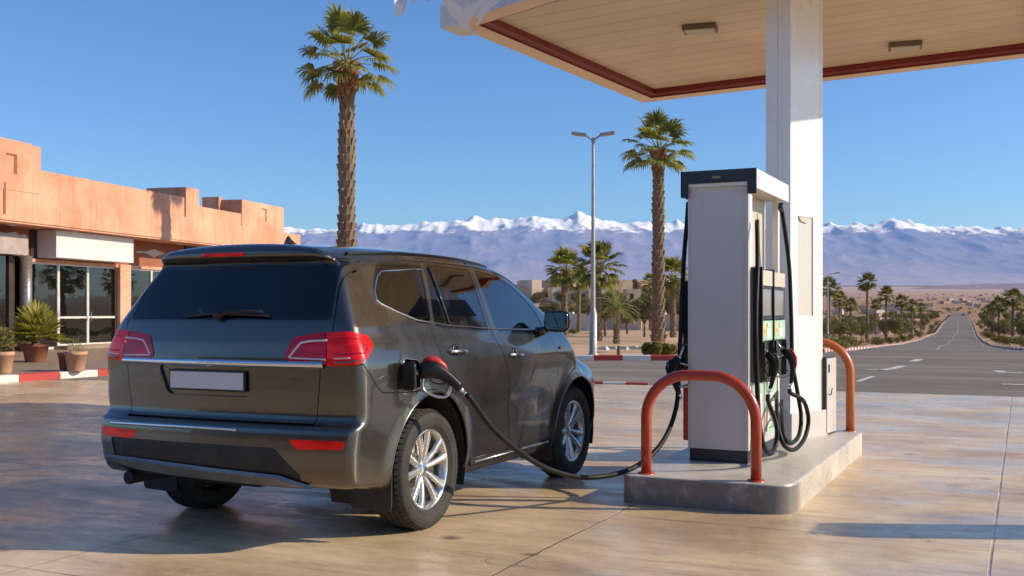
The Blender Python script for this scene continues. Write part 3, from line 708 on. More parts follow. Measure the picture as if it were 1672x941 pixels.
# ------------------------------------------------------------------ terrain
_A = table([(0, 0), (110, 0), (160, .8), (300, 4.5), (500, 10), (800, 18), (1500, 36), (3000, 72), (6000, 142), (9000, 215), (12000, 300)], 12, 0, 12000, 2.0)
_B = table([(0, 0), (38, 0), (60, -.85), (99, -2.06), (150, -3.35), (214, -4.5), (318, -5.4), (428, -3.9), (677, -2.4), (900, .2), (1500, 8), (3000, 36), (6000, 111), (9000, 208), (12000, 300)], 6, 0, 12000, 2.0)
def sstep(t): t = np.clip(t, 0, 1); return t * t * (3 - 2 * t)
def terr(x, y):
    x = np.asarray(x, float); y = np.asarray(y, float)
    d = -x * math.sin(TH) + y * math.cos(TH); l = x * math.cos(TH) + y * math.sin(TH)
    w = sstep((l / np.maximum(d, 1) - .17) / .11); dd = np.maximum(d, 0)
    return (1 - w) * _A(dd) + w * _B(dd)
def tz(p): return float(terr(p[0], p[1]))
def gat(px, d):
    p = at(px, d); p.z = tz(p); return p

RT = [(36, 1340, 10), (45, 1360, 10), (60, 1385, 10), (80, 1406, 11), (99, 1423, 12), (150, 1475, 12), (214, 1505, 12), (318, 1529, 12), (428, 1540, 12), (677, 1551, 12), (840, 1555, 12)]
_rp = table([(d, p) for d, p, w in RT], 5, 30, 850, 1.0); _rw = table([(d, w) for d, p, w in RT], 5, 30, 850, 1.0)
def ground_mat():
    m, nt, bs = mat('sand_ground'); g = N(nt, 'ShaderNodeNewGeometry'); pos = g.outputs['Position']
    ln = N(nt, 'ShaderNodeVectorMath'); ln.operation = 'LENGTH'; L(nt, pos, ln.inputs[0]); d = ln.outputs['Value']
    n1 = noise(nt, pos, .35, 8, .65); near = ramp(nt, n1, [(.3, (.42, .27, .155)), (.55, (.56, .38, .235)), (.75, (.66, .48, .32))])
    mp = N(nt, 'ShaderNodeMapping'); mp.inputs['Scale'].default_value = (1, 2.4, 1); L(nt, pos, mp.inputs[0])
    n2 = noise(nt, mp.outputs[0], .006, 8, .7); far = ramp(nt, n2, [(.30, (.24, .13, .075)), (.44, (.36, .205, .12)), (.56, (.45, .27, .165)), (.72, (.42, .28, .19))])
    n3 = noise(nt, mp.outputs[0], .03, 6, .75); far = mixc(nt, framp(nt, n3, .58, .66, 0, .55), far, (.11, .095, .06))
    c = mixc(nt, framp(nt, d, 120, 500), near, far)
    hz = framp(nt, d, 1200, 9000, 0, .85); c = mixc(nt, hz, c, (.40, .33, .36)); L(nt, c, bs.inputs['Base Color']); bs.inputs['Roughness'].default_value = .95; bs.inputs['Specular IOR Level'].default_value = .1  # distance haze mixed into the far sand colour, with a glow added below
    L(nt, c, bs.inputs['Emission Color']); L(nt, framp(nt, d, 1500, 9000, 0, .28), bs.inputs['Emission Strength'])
    n4 = noise(nt, pos, 14, 6, .7); bump(nt, bs, n4, .5, .02); return m
def build_ground():
    rad = [0.0, 4.0]; r = 6.0
    while r < 11500: rad.append(r); r *= 1.045
    na = 300; vs = [(0, 0, -.012)]; fs = []
    for r in rad[1:]:
        a = np.arange(na) * 2 * PI / na; x, y = r * np.cos(a), r * np.sin(a); z = terr(x, y) + np.where(r > 60, (fbm(x / 90, y / 90, 4, 3) - .5) * min(r * .004, 3.0), 0) * 1.0 - .012
        dd_ = -x * math.sin(TH) + y * math.cos(TH); ll_ = (x * math.cos(TH) + y * math.sin(TH)); pxx = 836 + FPX * ll_ / np.maximum(dd_, 1); tl = (pxx - _rp(dd_)) * dd_ / FPX; on = (dd_ > 38) & (dd_ < 850) & (tl > -9) & (tl < 21); z = np.where(on, terr(x, y) - .06 - .0012 * dd_, z)
        vs += list(zip(x.tolist(), y.tolist(), z.tolist()))
    for k in range(na): fs.append((0, 1 + k, 1 + (k + 1) % na))
    for i in range(len(rad) - 2):
        for k in range(na): a, b = 1 + i * na + k, 1 + i * na + (k + 1) % na; fs.append((a, a + na, b + na, b))
    o = meshobj('ground', vs, fs, ground_mat(), smooth=True); tag(o, kind='structure'); return o
build_ground()

def concrete_mat():
    m, nt, bs = mat('polished_concrete'); g = N(nt, 'ShaderNodeNewGeometry'); pos = g.outputs['Position']
    mp = N(nt, 'ShaderNodeMapping'); mp.inputs['Scale'].default_value = (1.0, 1.7, 1); mp.inputs['Rotation'].default_value = (0, 0, TH); L(nt, pos, mp.inputs[0]); v = mp.outputs[0]
    n1 = noise(nt, v, .55, 7, .62, .6); base = ramp(nt, n1, [(.25, (.36, .235, .13)), (.42, (.58, .405, .235)), (.58, (.76, .57, .345)), (.74, (.90, .72, .47))])
    n2 = noise(nt, v, 3.2, 9, .72, .9); base = mixc(nt, framp(nt, n2, .44, .74, 0, .45), base, (.22, .145, .09))
    mp2 = N(nt, 'ShaderNodeMapping'); mp2.inputs['Scale'].default_value = (1.0, 9.0, 1); mp2.inputs['Rotation'].default_value = (0, 0, TH + .15); L(nt, pos, mp2.inputs[0]); n7 = noise(nt, mp2.outputs[0], 1.1, 9, .75, .4); base = mixc(nt, framp(nt, n7, .50, .66, 0, .42), base, (.20, .135, .09)); n8 = noise(nt, mp2.outputs[0], 2.7, 8, .7, .2); base = mixc(nt, framp(nt, n8, .56, .70, 0, .40), base, (.80, .68, .52))
    vs_ = N(nt, 'ShaderNodeTexVoronoi'); vs_.inputs['Scale'].default_value = 1.3; L(nt, pos, vs_.inputs['Vector']); sp_ = math_(nt, 'MULTIPLY', framp(nt, vs_.outputs['Distance'], .03, .12, 1, 0), framp(nt, n2, .42, .52)); base = mixc(nt, math_(nt, 'MULTIPLY', sp_, .75), base, (.06, .045, .035))
    n5 = noise(nt, v, 13.0, 7, .75, .5); base = mixc(nt, framp(nt, n5, .50, .70, 0, .40), base, (.62, .50, .38))
    # worn stains
    n6 = noise(nt, v, .7, 4, .5, .4); base = mixc(nt, framp(nt, n6, .60, .74, 0, .32), base, (.16, .11, .075))
    # slab joints: distance to lines every 2.6 m in x and 3.1 m in y
    sx = N(nt, 'ShaderNodeSeparateXYZ'); L(nt, pos, sx.inputs[0])
    wob = noise(nt, pos, 6, 3, .5)
    def joint(sock, per, off, w):
        a = math_(nt, 'ADD', math_(nt, 'ADD', sock, off), math_(nt, 'MULTIPLY', math_(nt, 'SUBTRACT', wob, .5), .012)); f = math_(nt, 'FRACT', math_(nt, 'DIVIDE', a, per)); dd = math_(nt, 'ABSOLUTE', math_(nt, 'SUBTRACT', f, .5)); return framp(nt, math_(nt, 'MULTIPLY', math_(nt, 'SUBTRACT', .5, dd), per), w * .4, w, 1, 0)
    j = math_(nt, 'MAXIMUM', joint(sx.outputs['X'], 2.45, 2.62 + 2.45 * 10, .010), joint(sx.outputs['Y'], 2.9, -7.15 + 29.0, .010))
    jc = mixc(nt, framp(nt, noise(nt, pos, 1.7, 4, .6), .42, .60), (.09, .06, .04), (.62, .50, .38)); base = mixc(nt, math_(nt, 'MULTIPLY', j, .75), base, jc)
    # hairline cracks
    vo = N(nt, 'ShaderNodeTexVoronoi'); vo.feature = 'DISTANCE_TO_EDGE'; vo.inputs['Scale'].default_value = .42; wv = N(nt, 'ShaderNodeVectorMath'); wv.operation = 'ADD'
    nz = N(nt, 'ShaderNodeTexNoise'); nz.inputs['Scale'].default_value = 2.2; nz.inputs['Detail'].default_value = 7; nz.inputs['Roughness'].default_value = .7; L(nt, pos, nz.inputs['Vector']); sc = N(nt, 'ShaderNodeVectorMath'); sc.operation = 'SCALE'; sc.inputs['Scale'].default_value = .55; L(nt, nz.outputs['Color'], sc.inputs[0]); L(nt, pos, wv.inputs[0]); L(nt, sc.outputs[0], wv.inputs[1]); L(nt, wv.outputs[0], vo.inputs['Vector'])
    cr = framp(nt, vo.outputs['Distance'], .002, .008, 1, 0); cr = math_(nt, 'MULTIPLY', cr, framp(nt, noise(nt, pos, .5, 3, .5), .56, .62)); base = mixc(nt, math_(nt, 'MULTIPLY', cr, .45), base, (.10, .07, .05))
    L(nt, base, bs.inputs['Base Color'])
    n3 = noise(nt, v, .8, 6, .6, .5); rg = framp(nt, n3, .36, .64, .13, .40); rg = math_(nt, 'ADD', rg, framp(nt, n2, .4, .7, 0, .14)); L(nt, rg, bs.inputs['Roughness']); bs.inputs['Specular IOR Level'].default_value = .27
    h = math_(nt, 'ADD', math_(nt, 'MULTIPLY', n2, .5), math_(nt, 'MULTIPLY', math_(nt, 'MAXIMUM', j, cr), -1.2)); h = math_(nt, 'ADD', h, math_(nt, 'MULTIPLY', n5, .22)); bump(nt, bs, h, .55, .007); return m
def asphalt_mat(name, k=1.0):
    m, nt, bs = mat(name); g = N(nt, 'ShaderNodeNewGeometry'); pos = g.outputs['Position']
    mp = N(nt, 'ShaderNodeMapping'); mp.inputs['Rotation'].default_value = (0, 0, TH); mp.inputs['Scale'].default_value = (.18, 1.3, 1); L(nt, pos, mp.inputs[0])
    n1 = noise(nt, mp.outputs[0], .5, 7, .65); c = ramp(nt, n1, [(.3, (.066 * k, .054 * k, .043 * k)), (.5, (.095 * k, .080 * k, .065 * k)), (.72, (.135 * k, .115 * k, .093 * k))])
    n2 = noise(nt, pos, 40, 4, .7); c = mixc(nt, framp(nt, n2, .55, .75, 0, .35), c, (.2 * k, .18 * k, .155 * k)); n4 = noise(nt, pos, .12, 4, .6); c = mixc(nt, framp(nt, n4, .5, .7, 0, .4), c, (.15 * k, .125 * k, .10 * k))
    L(nt, c, bs.inputs['Base Color']); bs.inputs['Roughness'].default_value = .85; bs.inputs['Specular IOR Level'].default_value = .12; bump(nt, bs, n2, .4, .006); return m
M['concrete_floor'] = concrete_mat(); M['asphalt'] = asphalt_mat('asphalt', 2.2)
M['marking'] = simple('road_paint', (.62, .58, .50), .7, var=.2, scale=3)
def worn(name, col, under, amt=.52):
    m, nt, bs = mat(name); v = coords(nt); f = noise(nt, v, 5, 8, .75); f2 = noise(nt, v, 1.2, 4, .6)
    c = mixc(nt, framp(nt, f, amt, amt + .12), ramp(nt, f2, [(.3, tuple(x * .8 for x in col)), (.7, col)]), under); L(nt, c, bs.inputs['Base Color']); bs.inputs['Roughness'].default_value = .7; bump(nt, bs, f, .4, .006); return m
M['kerb_red'] = worn('kerb_red', (.50, .055, .04), (.42, .30, .24), .60); M['kerb_white'] = worn('kerb_white', (.74, .70, .64), (.45, .38, .30), .62)
def sheet(name, poly, m, z, kind='structure'):
    """flat polygon sheet (world xy) finely split so that it follows nothing but z"""
    o = meshobj(name, [(x, y, z) for x, y in poly], [tuple(range(len(poly)))], m); tag(o, kind=kind); return o
sheet('forecourt', [(-18.50, -30), (30, -30), (30, 19.8), (-6.6, 19.95), (-8.4, 19.75), (-18.50, 16.0)], M['concrete_floor'], 0.004)
# the part of the forecourt left of the kerb gap and the street that crosses behind the station
kerbL = [at(-900, 31.5), at(600, 31.5), at(1110, 31.2), at(1250, 32.5), at(1330, 35.0), at(1344, 37.5)]
def as2(p): return (p[0], p[1])
sheet('street', [(-18.50, 16.0), (-8.4, 19.75), (-6.6, 19.95), (30, 19.8), (60, 19.8), (60, 60)] + [as2(at(2000, 60)), as2(at(1830, 37.5))][:0] + [as2(at(1834, 37.5)), as2(at(1344, 37.5)), as2(at(1330, 35.0)), as2(at(1250, 32.5)), as2(at(1110, 31.2)), as2(at(600, 31.5)), as2(at(380, 31.5))], M['asphalt'], 0.001)

def road_pt(d, t, lift=0.0):
    """t=0 left edge, 1 right edge"""
    px = float(_rp(d)) + t * float(_rw(d)) / d * FPX; p = at(px, d); p.z = tz(p) + lift + .02 + d * .0007; return p
ds = [36.0]
while ds[-1] < 830: ds.append(ds[-1] * 1.03 + .2)
def road_strip(name, t0, t1, m, lift, a=None, b=None, dd=None):
    dd = dd or [d for d in ds if (a is None or d >= a) and (b is None or d <= b)]; vs = []
    for d in dd: vs += [road_pt(d, t0, lift), road_pt(d, t1, lift)]
    return meshobj(name, vs, [(2 * i, 2 * i + 1, 2 * i + 3, 2 * i + 2) for i in range(len(dd) - 1)], m)
tag(road_strip('road', 0, 1, M['asphalt'], 0.0), kind='structure')
mk = MB()
def mk_seg(d0, d1, t, w=.0085):
    dd = np.linspace(d0, d1, 6)
    for a, b in zip(dd[:-1], dd[1:]):
        mk.add([road_pt(a, t - w, .006 + a * .0001), road_pt(a, t + w, .006 + a * .0001), road_pt(b, t + w, .006 + b * .0001), road_pt(b, t - w, .006 + b * .0001)], [(0, 1, 2, 3)])
d = 70
while d < 600:
    mk_seg(d, d + 4 + d * .02, .52); d += 9 + d * .035
d = 50
while d < 220: mk_seg(d, d + 3.5, .93, .006); d += 7
mk_seg(220, 700, .93, .006); mk_seg(60, 700, .03, .006)
def mk_flat(pts, w):
    for p, q in zip(pts[:-1], pts[1:]):
        p, q = Vector(p), Vector(q); n = Vector((-(q - p).y, (q - p).x)).normalized() * w / 2; mk.add([(p.x + n.x, p.y + n.y, .009), (p.x - n.x, p.y - n.y, .009), (q.x - n.x, q.y - n.y, .009), (q.x + n.x, q.y + n.y, .009)], [(0, 1, 2, 3)])
gz = lambda px, py: as2(at(px, CH * FPX / (py - HY)))
mk_flat([gz(1416, 604), gz(1440, 605), gz(1460, 602), gz(1474, 598)], .22); mk_flat([gz(1490, 591), gz(1502, 587)], .25); mk_flat([gz(1400, 624), gz(1426, 615)], .12)
mk_flat([gz(1628, 606), gz(1640, 609), gz(1672, 610), gz(1720, 610)], .25); mk_flat([gz(1635, 628), gz(1672, 629), gz(1720, 630)], .25); mk_flat([gz(700, 606), gz(1000, 606.5), gz(1100, 606)], .10)
tag(mk.build('road_markings', M['marking']), kind='structure')
def kerb(name, pts, w, h, seg, z=None, m=None, side=1, start=0):
    """raised kerb along a line, blocks painted red and white in turn"""
    mb = MB(); P = [Vector(p) for p in pts]; acc = []; 
    for a, b in zip(P[:-1], P[1:]):
        n = max(1, int((b - a).length / seg)); acc += [a + (b - a) * i / n for i in range(n)]
    acc.append(P[-1])
    for i, (a, b) in enumerate(zip(acc[:-1], acc[1:])):
        t = (b - a); t.z = 0; t.normalize(); n = Vector((-t.y, t.x, 0)) * w * side; g = t * .006; mb.cur = (i + start) % 2; j = rng.uniform(-.004, .004)
        vs = [a + g, b - g, b - g + n, a + g + n]; tp = [v + Vector((0, 0, h + j)) for v in vs]; k = n.normalized() * .02
        tp = [tp[0] + k, tp[1] + k, tp[2] - k, tp[3] - k]; md = [v + Vector((0, 0, h - .02)) for v in vs]; dn = [v - Vector((0, 0, .1)) for v in vs]
        mb.add(dn + md + tp, [(0, 1, 5, 4), (1, 2, 6, 5), (2, 3, 7, 6), (3, 0, 4, 7), (4, 5, 9, 8), (5, 6, 10, 9), (6, 7, 11, 10), (7, 4, 8, 11), (8, 9, 10, 11)])
    return tag(mb.build(name, [M['kerb_red'], M['kerb_white']]), kind='structure')
kerb('kerb', [(-18.50, 2, 0), (-18.50, 34, 0)], .30, .15, 1.02, side=1, start=1)
kerb('kerb', [at(300, 31.5), at(600, 31.5), at(1110, 31.2), at(1250, 32.5), at(1330, 35.0)], .25, .16, .80, side=1)
kerb('kerb', [road_pt(d, -.0) for d in ds if d > 36 and d < 500], .28, .15, 1.6, side=1)
kerb('kerb', [road_pt(d, 1.0) for d in ds if d > 36 and d < 500], .28, .15, 1.6, side=-1)
kerb('kerb', [Vector((-11.5, 18.55, 0)), Vector((-8.4, 19.75, 0)), Vector((-6.6, 20.0, 0))], .14, .05, .45, side=1)
def paving():
    m, nt, bs = mat('paving'); g = N(nt, 'ShaderNodeNewGeometry'); pos = g.outputs['Position']
    b = N(nt, 'ShaderNodeTexBrick'); b.inputs['Scale'].default_value = 2.2; b.inputs['Mortar Size'].default_value = .012; b.inputs['Color1'].default_value = (.30, .20, .13, 1); b.inputs['Color2'].default_value = (.38, .27, .18, 1); b.inputs['Mortar'].default_value = (.14, .10, .07, 1); L(nt, pos, b.inputs['Vector'])
    n = noise(nt, pos, .8, 7, .65); c = mixc(nt, framp(nt, n, .35, .7, 0, .6), b.outputs[0], (.20, .14, .095)); L(nt, c, bs.inputs['Base Color']); bs.inputs['Roughness'].default_value = .75; bump(nt, bs, b.outputs['Fac'], -.3, .01); return m
M['paving'] = paving()
pv = MB(); pv.add([(-18.80, 2, .145), (-18.80, 34, .145), (-60, 60, .145), (-60, 2, .145)], [(0, 1, 2, 3)]); tag(pv.build('pavement', M['paving']), kind='structure')

# ------------------------------------------------------------------ mountains
def build_mountains():
    nA, nR = 1100, 150; px = np.linspace(-900, 2600, nA); a = np.arctan((px - 836) / FPX); rr = np.linspace(8600, 15500, nR)
    env = table([(-900, 330), (300, 372), (470, 366), (540, 369), (600, 362), (680, 357), (740, 350), (800, 353), (870, 347), (960, 349), (1050, 352), (1110, 360), (1180, 366), (1350, 359), (1420, 360), (1480, 353), (1560, 361), (1672, 366), (1900, 360), (2600, 350)], 14, -900, 2600, 2.0)
    A, Rr = np.meshgrid(a, rr, indexing='ij'); dep = Rr * np.cos(A) ** 0; X = Rr * np.tan(A); PX = np.meshgrid(px, rr, indexing='ij')[0]
    Hp = (HY - env(PX)) / FPX * 14000 + CH
    t = (Rr - 8600) / (14000 - 8600); shape = np.where(t < 1, np.clip(t, 0, 1) ** 1.35, np.clip(1 - (t - 1) * 1.5, 0, 1))
    rn = ridged(X / 2100, Rr / 2600, 7, 5); rn2 = ridged(X / 520 + 3, Rr / 1500, 6, 11, .6)
    crest = .55 * ridged(X / 620 + 7, Rr / 6000, 6, 21, .6) + .45 * ridged(X / 210 + 2, Rr / 900, 5, 27, .6)
    z = 205 * np.clip(1 - t, 0, 1) + Hp * shape * (.95 + (.13 - .09 * np.clip(t, 0, 1)) * (rn - .2) + (.15 - .11 * np.clip(t, 0, 1)) * (rn2 - .4)) * (1 - .10 * np.clip(1 - t, 0, 1)) + Hp * .085 * (crest - .30) * np.clip(t - .80, 0, .2) * 5 + 75 * (ridged(X / 330 + 5, Rr / 500, 4, 51) - .4) * np.clip(t, 0, 1)
    z = np.maximum(z, 60)
    c, s = math.cos(TH), math.sin(TH); WX_, WY_ = X * c - dep * s, X * s + dep * c
    vs = np.stack([WX_, WY_, z], -1).reshape(-1, 3).tolist(); fs = [(i * nR + k, (i + 1) * nR + k, (i + 1) * nR + k + 1, i * nR + k + 1) for i in range(nA - 1) for k in range(nR - 1)]
    m, nt, bs = mat('hazy_mountain'); g = N(nt, 'ShaderNodeNewGeometry'); pos = g.outputs['Position']; sx = N(nt, 'ShaderNodeSeparateXYZ'); L(nt, pos, sx.inputs[0]); zz = sx.outputs['Z']
    nz = noise(nt, pos, .0034, 10, .75); n2 = noise(nt, pos, .0006, 5, .6)
    sn = N(nt, 'ShaderNodeSeparateXYZ'); L(nt, g.outputs['Normal'], sn.inputs[0])
    h = math_(nt, 'ADD', zz, math_(nt, 'MULTIPLY', math_(nt, 'SUBTRACT', nz, .5), 620)); h = math_(nt, 'ADD', h, math_(nt, 'MULTIPLY', math_(nt, 'SUBTRACT', sn.outputs['Z'], .7), 260)); snow = framp(nt, h, 1045, 1090)
    rock = ramp(nt, n2, [(.35, (.22, .16, .15)), (.6, (.42, .27, .21))]); haze = ramp(nt, framp(nt, zz, 100, 1100), [(0, (.37, .34, .40)), (.12, (.22, .26, .40)), (.4, (.125, .205, .39)), (1, (.13, .23, .45))])  # distance haze put into the mountain's colour and glow
    mpv = N(nt, 'ShaderNodeMapping'); mpv.inputs['Scale'].default_value = (1, 1, .45); L(nt, pos, mpv.inputs[0]); hn = noise(nt, mpv.outputs[0], .0019, 8, .7, .6); haze = mixc(nt, framp(nt, hn, .46, .62, 0, .38), haze, (.24, .26, .36)); haze = mixc(nt, framp(nt, hn, .30, .44, .5, 0), haze, (.085, .155, .33))  # noise in the haze stands in for slope shading and warm patches
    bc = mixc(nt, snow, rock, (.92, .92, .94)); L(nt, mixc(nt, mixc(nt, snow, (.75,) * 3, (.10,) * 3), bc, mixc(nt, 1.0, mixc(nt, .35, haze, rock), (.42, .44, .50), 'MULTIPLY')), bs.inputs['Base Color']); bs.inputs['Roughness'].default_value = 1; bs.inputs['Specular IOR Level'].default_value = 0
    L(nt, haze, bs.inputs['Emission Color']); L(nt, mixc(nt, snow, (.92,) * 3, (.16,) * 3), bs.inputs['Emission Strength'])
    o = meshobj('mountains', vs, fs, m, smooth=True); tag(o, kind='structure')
build_mountains()
# low dark hills in front of the range, right of the road's end
def low_hills():
    px = np.linspace(1440, 2300, 260); vs = []; fs = []
    for k, p in enumerate(px):
        e = (1 - math.exp(-max(p - 1490, 0) / 70)) ; h = (26 + 26 * float(fbm(np.array(p / 34.), np.array(1.2), 4, 8))) * e * .95
        for j, (dd, f) in enumerate(((6900, 0), (7200, .75), (7450, 1), (7800, .7), (8200, 0))):
            q = at(p, dd); q.z = float(_B(dd)) + h * f - 8 * (f == 0); vs.append(q)
    fs = [(i * 5 + k, (i + 1) * 5 + k, (i + 1) * 5 + k + 1, i * 5 + k + 1) for i in range(259) for k in range(4)]
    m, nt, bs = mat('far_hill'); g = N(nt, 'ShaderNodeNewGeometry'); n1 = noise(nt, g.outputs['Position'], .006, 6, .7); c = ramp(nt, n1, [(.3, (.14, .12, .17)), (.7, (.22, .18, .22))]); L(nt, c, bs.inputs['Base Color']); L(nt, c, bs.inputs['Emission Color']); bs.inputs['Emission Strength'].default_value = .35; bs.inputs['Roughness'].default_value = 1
    tag(meshobj('hills', vs, fs, m, smooth=True), kind='structure')
low_hills()
# ------------------------------------------------------------------ placing helpers
def ray(px, py): a = (px - 836) / FPX; return Vector((a * math.cos(TH) - math.sin(TH), a * math.sin(TH) + math.cos(TH), (HY - py) / FPX))
def onX(px, py, X): d = ray(px, py); t = X / d.x; return Vector((X, d.y * t, CH + d.z * t))
def onY(px, py, Y): d = ray(px, py); t = Y / d.y; return Vector((d.x * t, Y, CH + d.z * t))
IZ = .217
M['white_panel'] = simple('white_metal_panel', (.82, .80, .77), .30, var=.025, scale=1.2, coat=.3)
M['grey_panel'] = simple('grey_metal_panel', (.60, .565, .535), .34, var=.04, scale=1.0, coat=.2)
M['navy'] = simple('navy_trim', (.025, .032, .042), .4, var=.15)
M['beige'] = simple('beige_panel', (.55, .50, .42), .5, var=.06)
M['green'] = simple('dark_green_panel', (.030, .055, .040), .35, var=.15, coat=.3)
M['pale_green'] = simple('pale_green_label', (.38, .60, .46), .4, var=.15, scale=12)
M['white_label'] = simple('white_label', (.78, .78, .72), .4, var=.08)
M['orange_label'] = simple('orange_label', (.65, .30, .05), .4)
M['yellow_label'] = simple('yellow_label', (.70, .60, .25), .4)
M['red_label'] = simple('red_label', (.50, .03, .03), .35)
M['pink_label'] = simple('pink_label', (.78, .50, .48), .5, var=.1)
M['gold'] = simple('gold_badge', (.35, .25, .10), .35, .8)
M['screen'] = simple('display_glass', (.30, .36, .38), .08, coat=1, rvar=.03, var=.2)
M['hose'] = simple('hose_rubber', (.008, .008, .008), .55, spec=.25, var=.1, bumpd=.0008, bscale=200)
M['grip'] = simple('nozzle_grip', (.008, .008, .009), .38, spec=.3)
M['red_paint'] = worn('red_orange_paint', (.50, .050, .014), (.26, .05, .025), .63)
M['orange_paint'] = worn('orange_paint', (.62, .15, .035), (.35, .10, .04), .64)
for k in ('red_paint', 'orange_paint'):
    b_ = M[k].node_tree.nodes['Principled BSDF']; b_.inputs['Roughness'].default_value = .28; b_.inputs['Coat Weight'].default_value = .4
def conc(name, c0, c1, rough=.5):
    m, nt, bs = mat(name); v = coords(nt); n1 = noise(nt, v, 1.6, 8, .68, .4); c = ramp(nt, n1, [(.3, c0), (.7, c1)]); n2 = noise(nt, v, 26, 5, .7); c = mixc(nt, framp(nt, n2, .56, .72, 0, .35), c, tuple(x * .45 for x in c0))
    L(nt, c, bs.inputs['Base Color']); L(nt, framp(nt, n1, .3, .7, rough - .22, rough + .1), bs.inputs['Roughness']); bump(nt, bs, n2, .35, .004); return m
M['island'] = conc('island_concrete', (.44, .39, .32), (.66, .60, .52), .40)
def _nose_shade():  # paints the near end's shade into the concrete colour, broken up by noise
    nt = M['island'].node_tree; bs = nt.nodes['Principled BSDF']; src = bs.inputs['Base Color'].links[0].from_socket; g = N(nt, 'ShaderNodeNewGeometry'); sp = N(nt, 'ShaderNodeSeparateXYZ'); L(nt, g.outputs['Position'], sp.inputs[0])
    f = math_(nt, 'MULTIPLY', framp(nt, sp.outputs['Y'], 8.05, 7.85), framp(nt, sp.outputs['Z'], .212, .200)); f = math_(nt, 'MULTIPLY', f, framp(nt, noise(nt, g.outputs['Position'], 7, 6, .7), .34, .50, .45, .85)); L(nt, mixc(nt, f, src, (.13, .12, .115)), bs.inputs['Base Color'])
_nose_shade()

# ------------------------------------------------------------------ pump island
def build_island():
    x0, x1, y0, y1 = -2.74, -1.47, 7.64, 11.62
    out = []
    def arc(cx, cy, r, a0, a1, n=10):
        for k in range(n + 1): a = R(a0 + (a1 - a0) * k / n); out.append((cx + r * math.cos(a), cy + r * math.sin(a)))
    arc(x0 + .10, y0 + .10, .10, 180, 270); arc(x1 - .20, y0 + .20, .20, 270, 360, 14); arc(x1 - .35, y1 - .35, .35, 0, 90); arc(x0 + .35, y1 - .35, .35, 90, 180)
    mb = MB(); n = len(out); cx, cy = (x0 + x1) / 2, (y0 + y1) / 2
    def ring(s, z): return [(cx + (x - cx) * (1 - s / .6), cy + (y - cy) * (1 - s / 2.0), z) for x, y in out]
    rows = [ring(0, -.02), ring(0, IZ - .018), ring(.004, IZ - .006), ring(.016, IZ)]
    mb.add([p for r_ in rows for p in r_], [(r_ * n + i, r_ * n + (i + 1) % n, (r_ + 1) * n + (i + 1) % n, (r_ + 1) * n + i) for r_ in range(3) for i in range(n)], False)
    mb.add(rows[-1], [tuple(range(n))])
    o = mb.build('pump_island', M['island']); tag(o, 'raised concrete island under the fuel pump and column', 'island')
build_island()

def arch_bollard(name, p0, p1, h, r, m, label):
    e = empty(name, ((p0[0] + p1[0]) / 2, (p0[1] + p1[1]) / 2, IZ)); tag(e, label, 'bollard')
    c = Vector(((p0[0] + p1[0]) / 2, (p0[1] + p1[1]) / 2, IZ)); A = Vector((p0[0], p0[1], IZ)) - c; B = Vector((p1[0], p1[1], IZ)) - c
    Rd = (B - A).length / 2; u = (B - A).normalized(); rr = min(Rd * .78, h * .5)
    pts = [A + Vector((0, 0, -.01)), A + Vector((0, 0, h - rr))]
    for k in range(1, 11): a = PI - PI / 2 * k / 10; pts.append(A + u * rr + u * (rr * math.cos(a)) + Vector((0, 0, h - rr + rr * math.sin(a))))
    for k in range(0, 11): a = PI / 2 - PI / 2 * k / 10; pts.append(B - u * rr + u * (rr * math.cos(a)) + Vector((0, 0, h - rr + rr * math.sin(a))))
    pts.append(B + Vector((0, 0, -.01)))
    t = MB(); t.tube(pts, r, 20); t.build('hoop', m, e)
    for q in (A, B):
        f = MB(); f.lathe([(r, .012), (r + .022, .010), (r + .026, 0)], 20, Matrix.Translation(q)); f.build('foot_plate', m, e)
    return e
arch_bollard('hoop_bollard', (-2.575, 7.76), (-1.745, 7.76), .93 - IZ + .04, .040, M['red_paint'], 'red hoop bollard on the near end of the pump island')
arch_bollard('hoop_bollard', (-2.42, 11.32), (-1.60, 11.40), 1.13 - IZ, .043, M['orange_paint'], 'orange hoop bollard at the far end of the island behind the column')

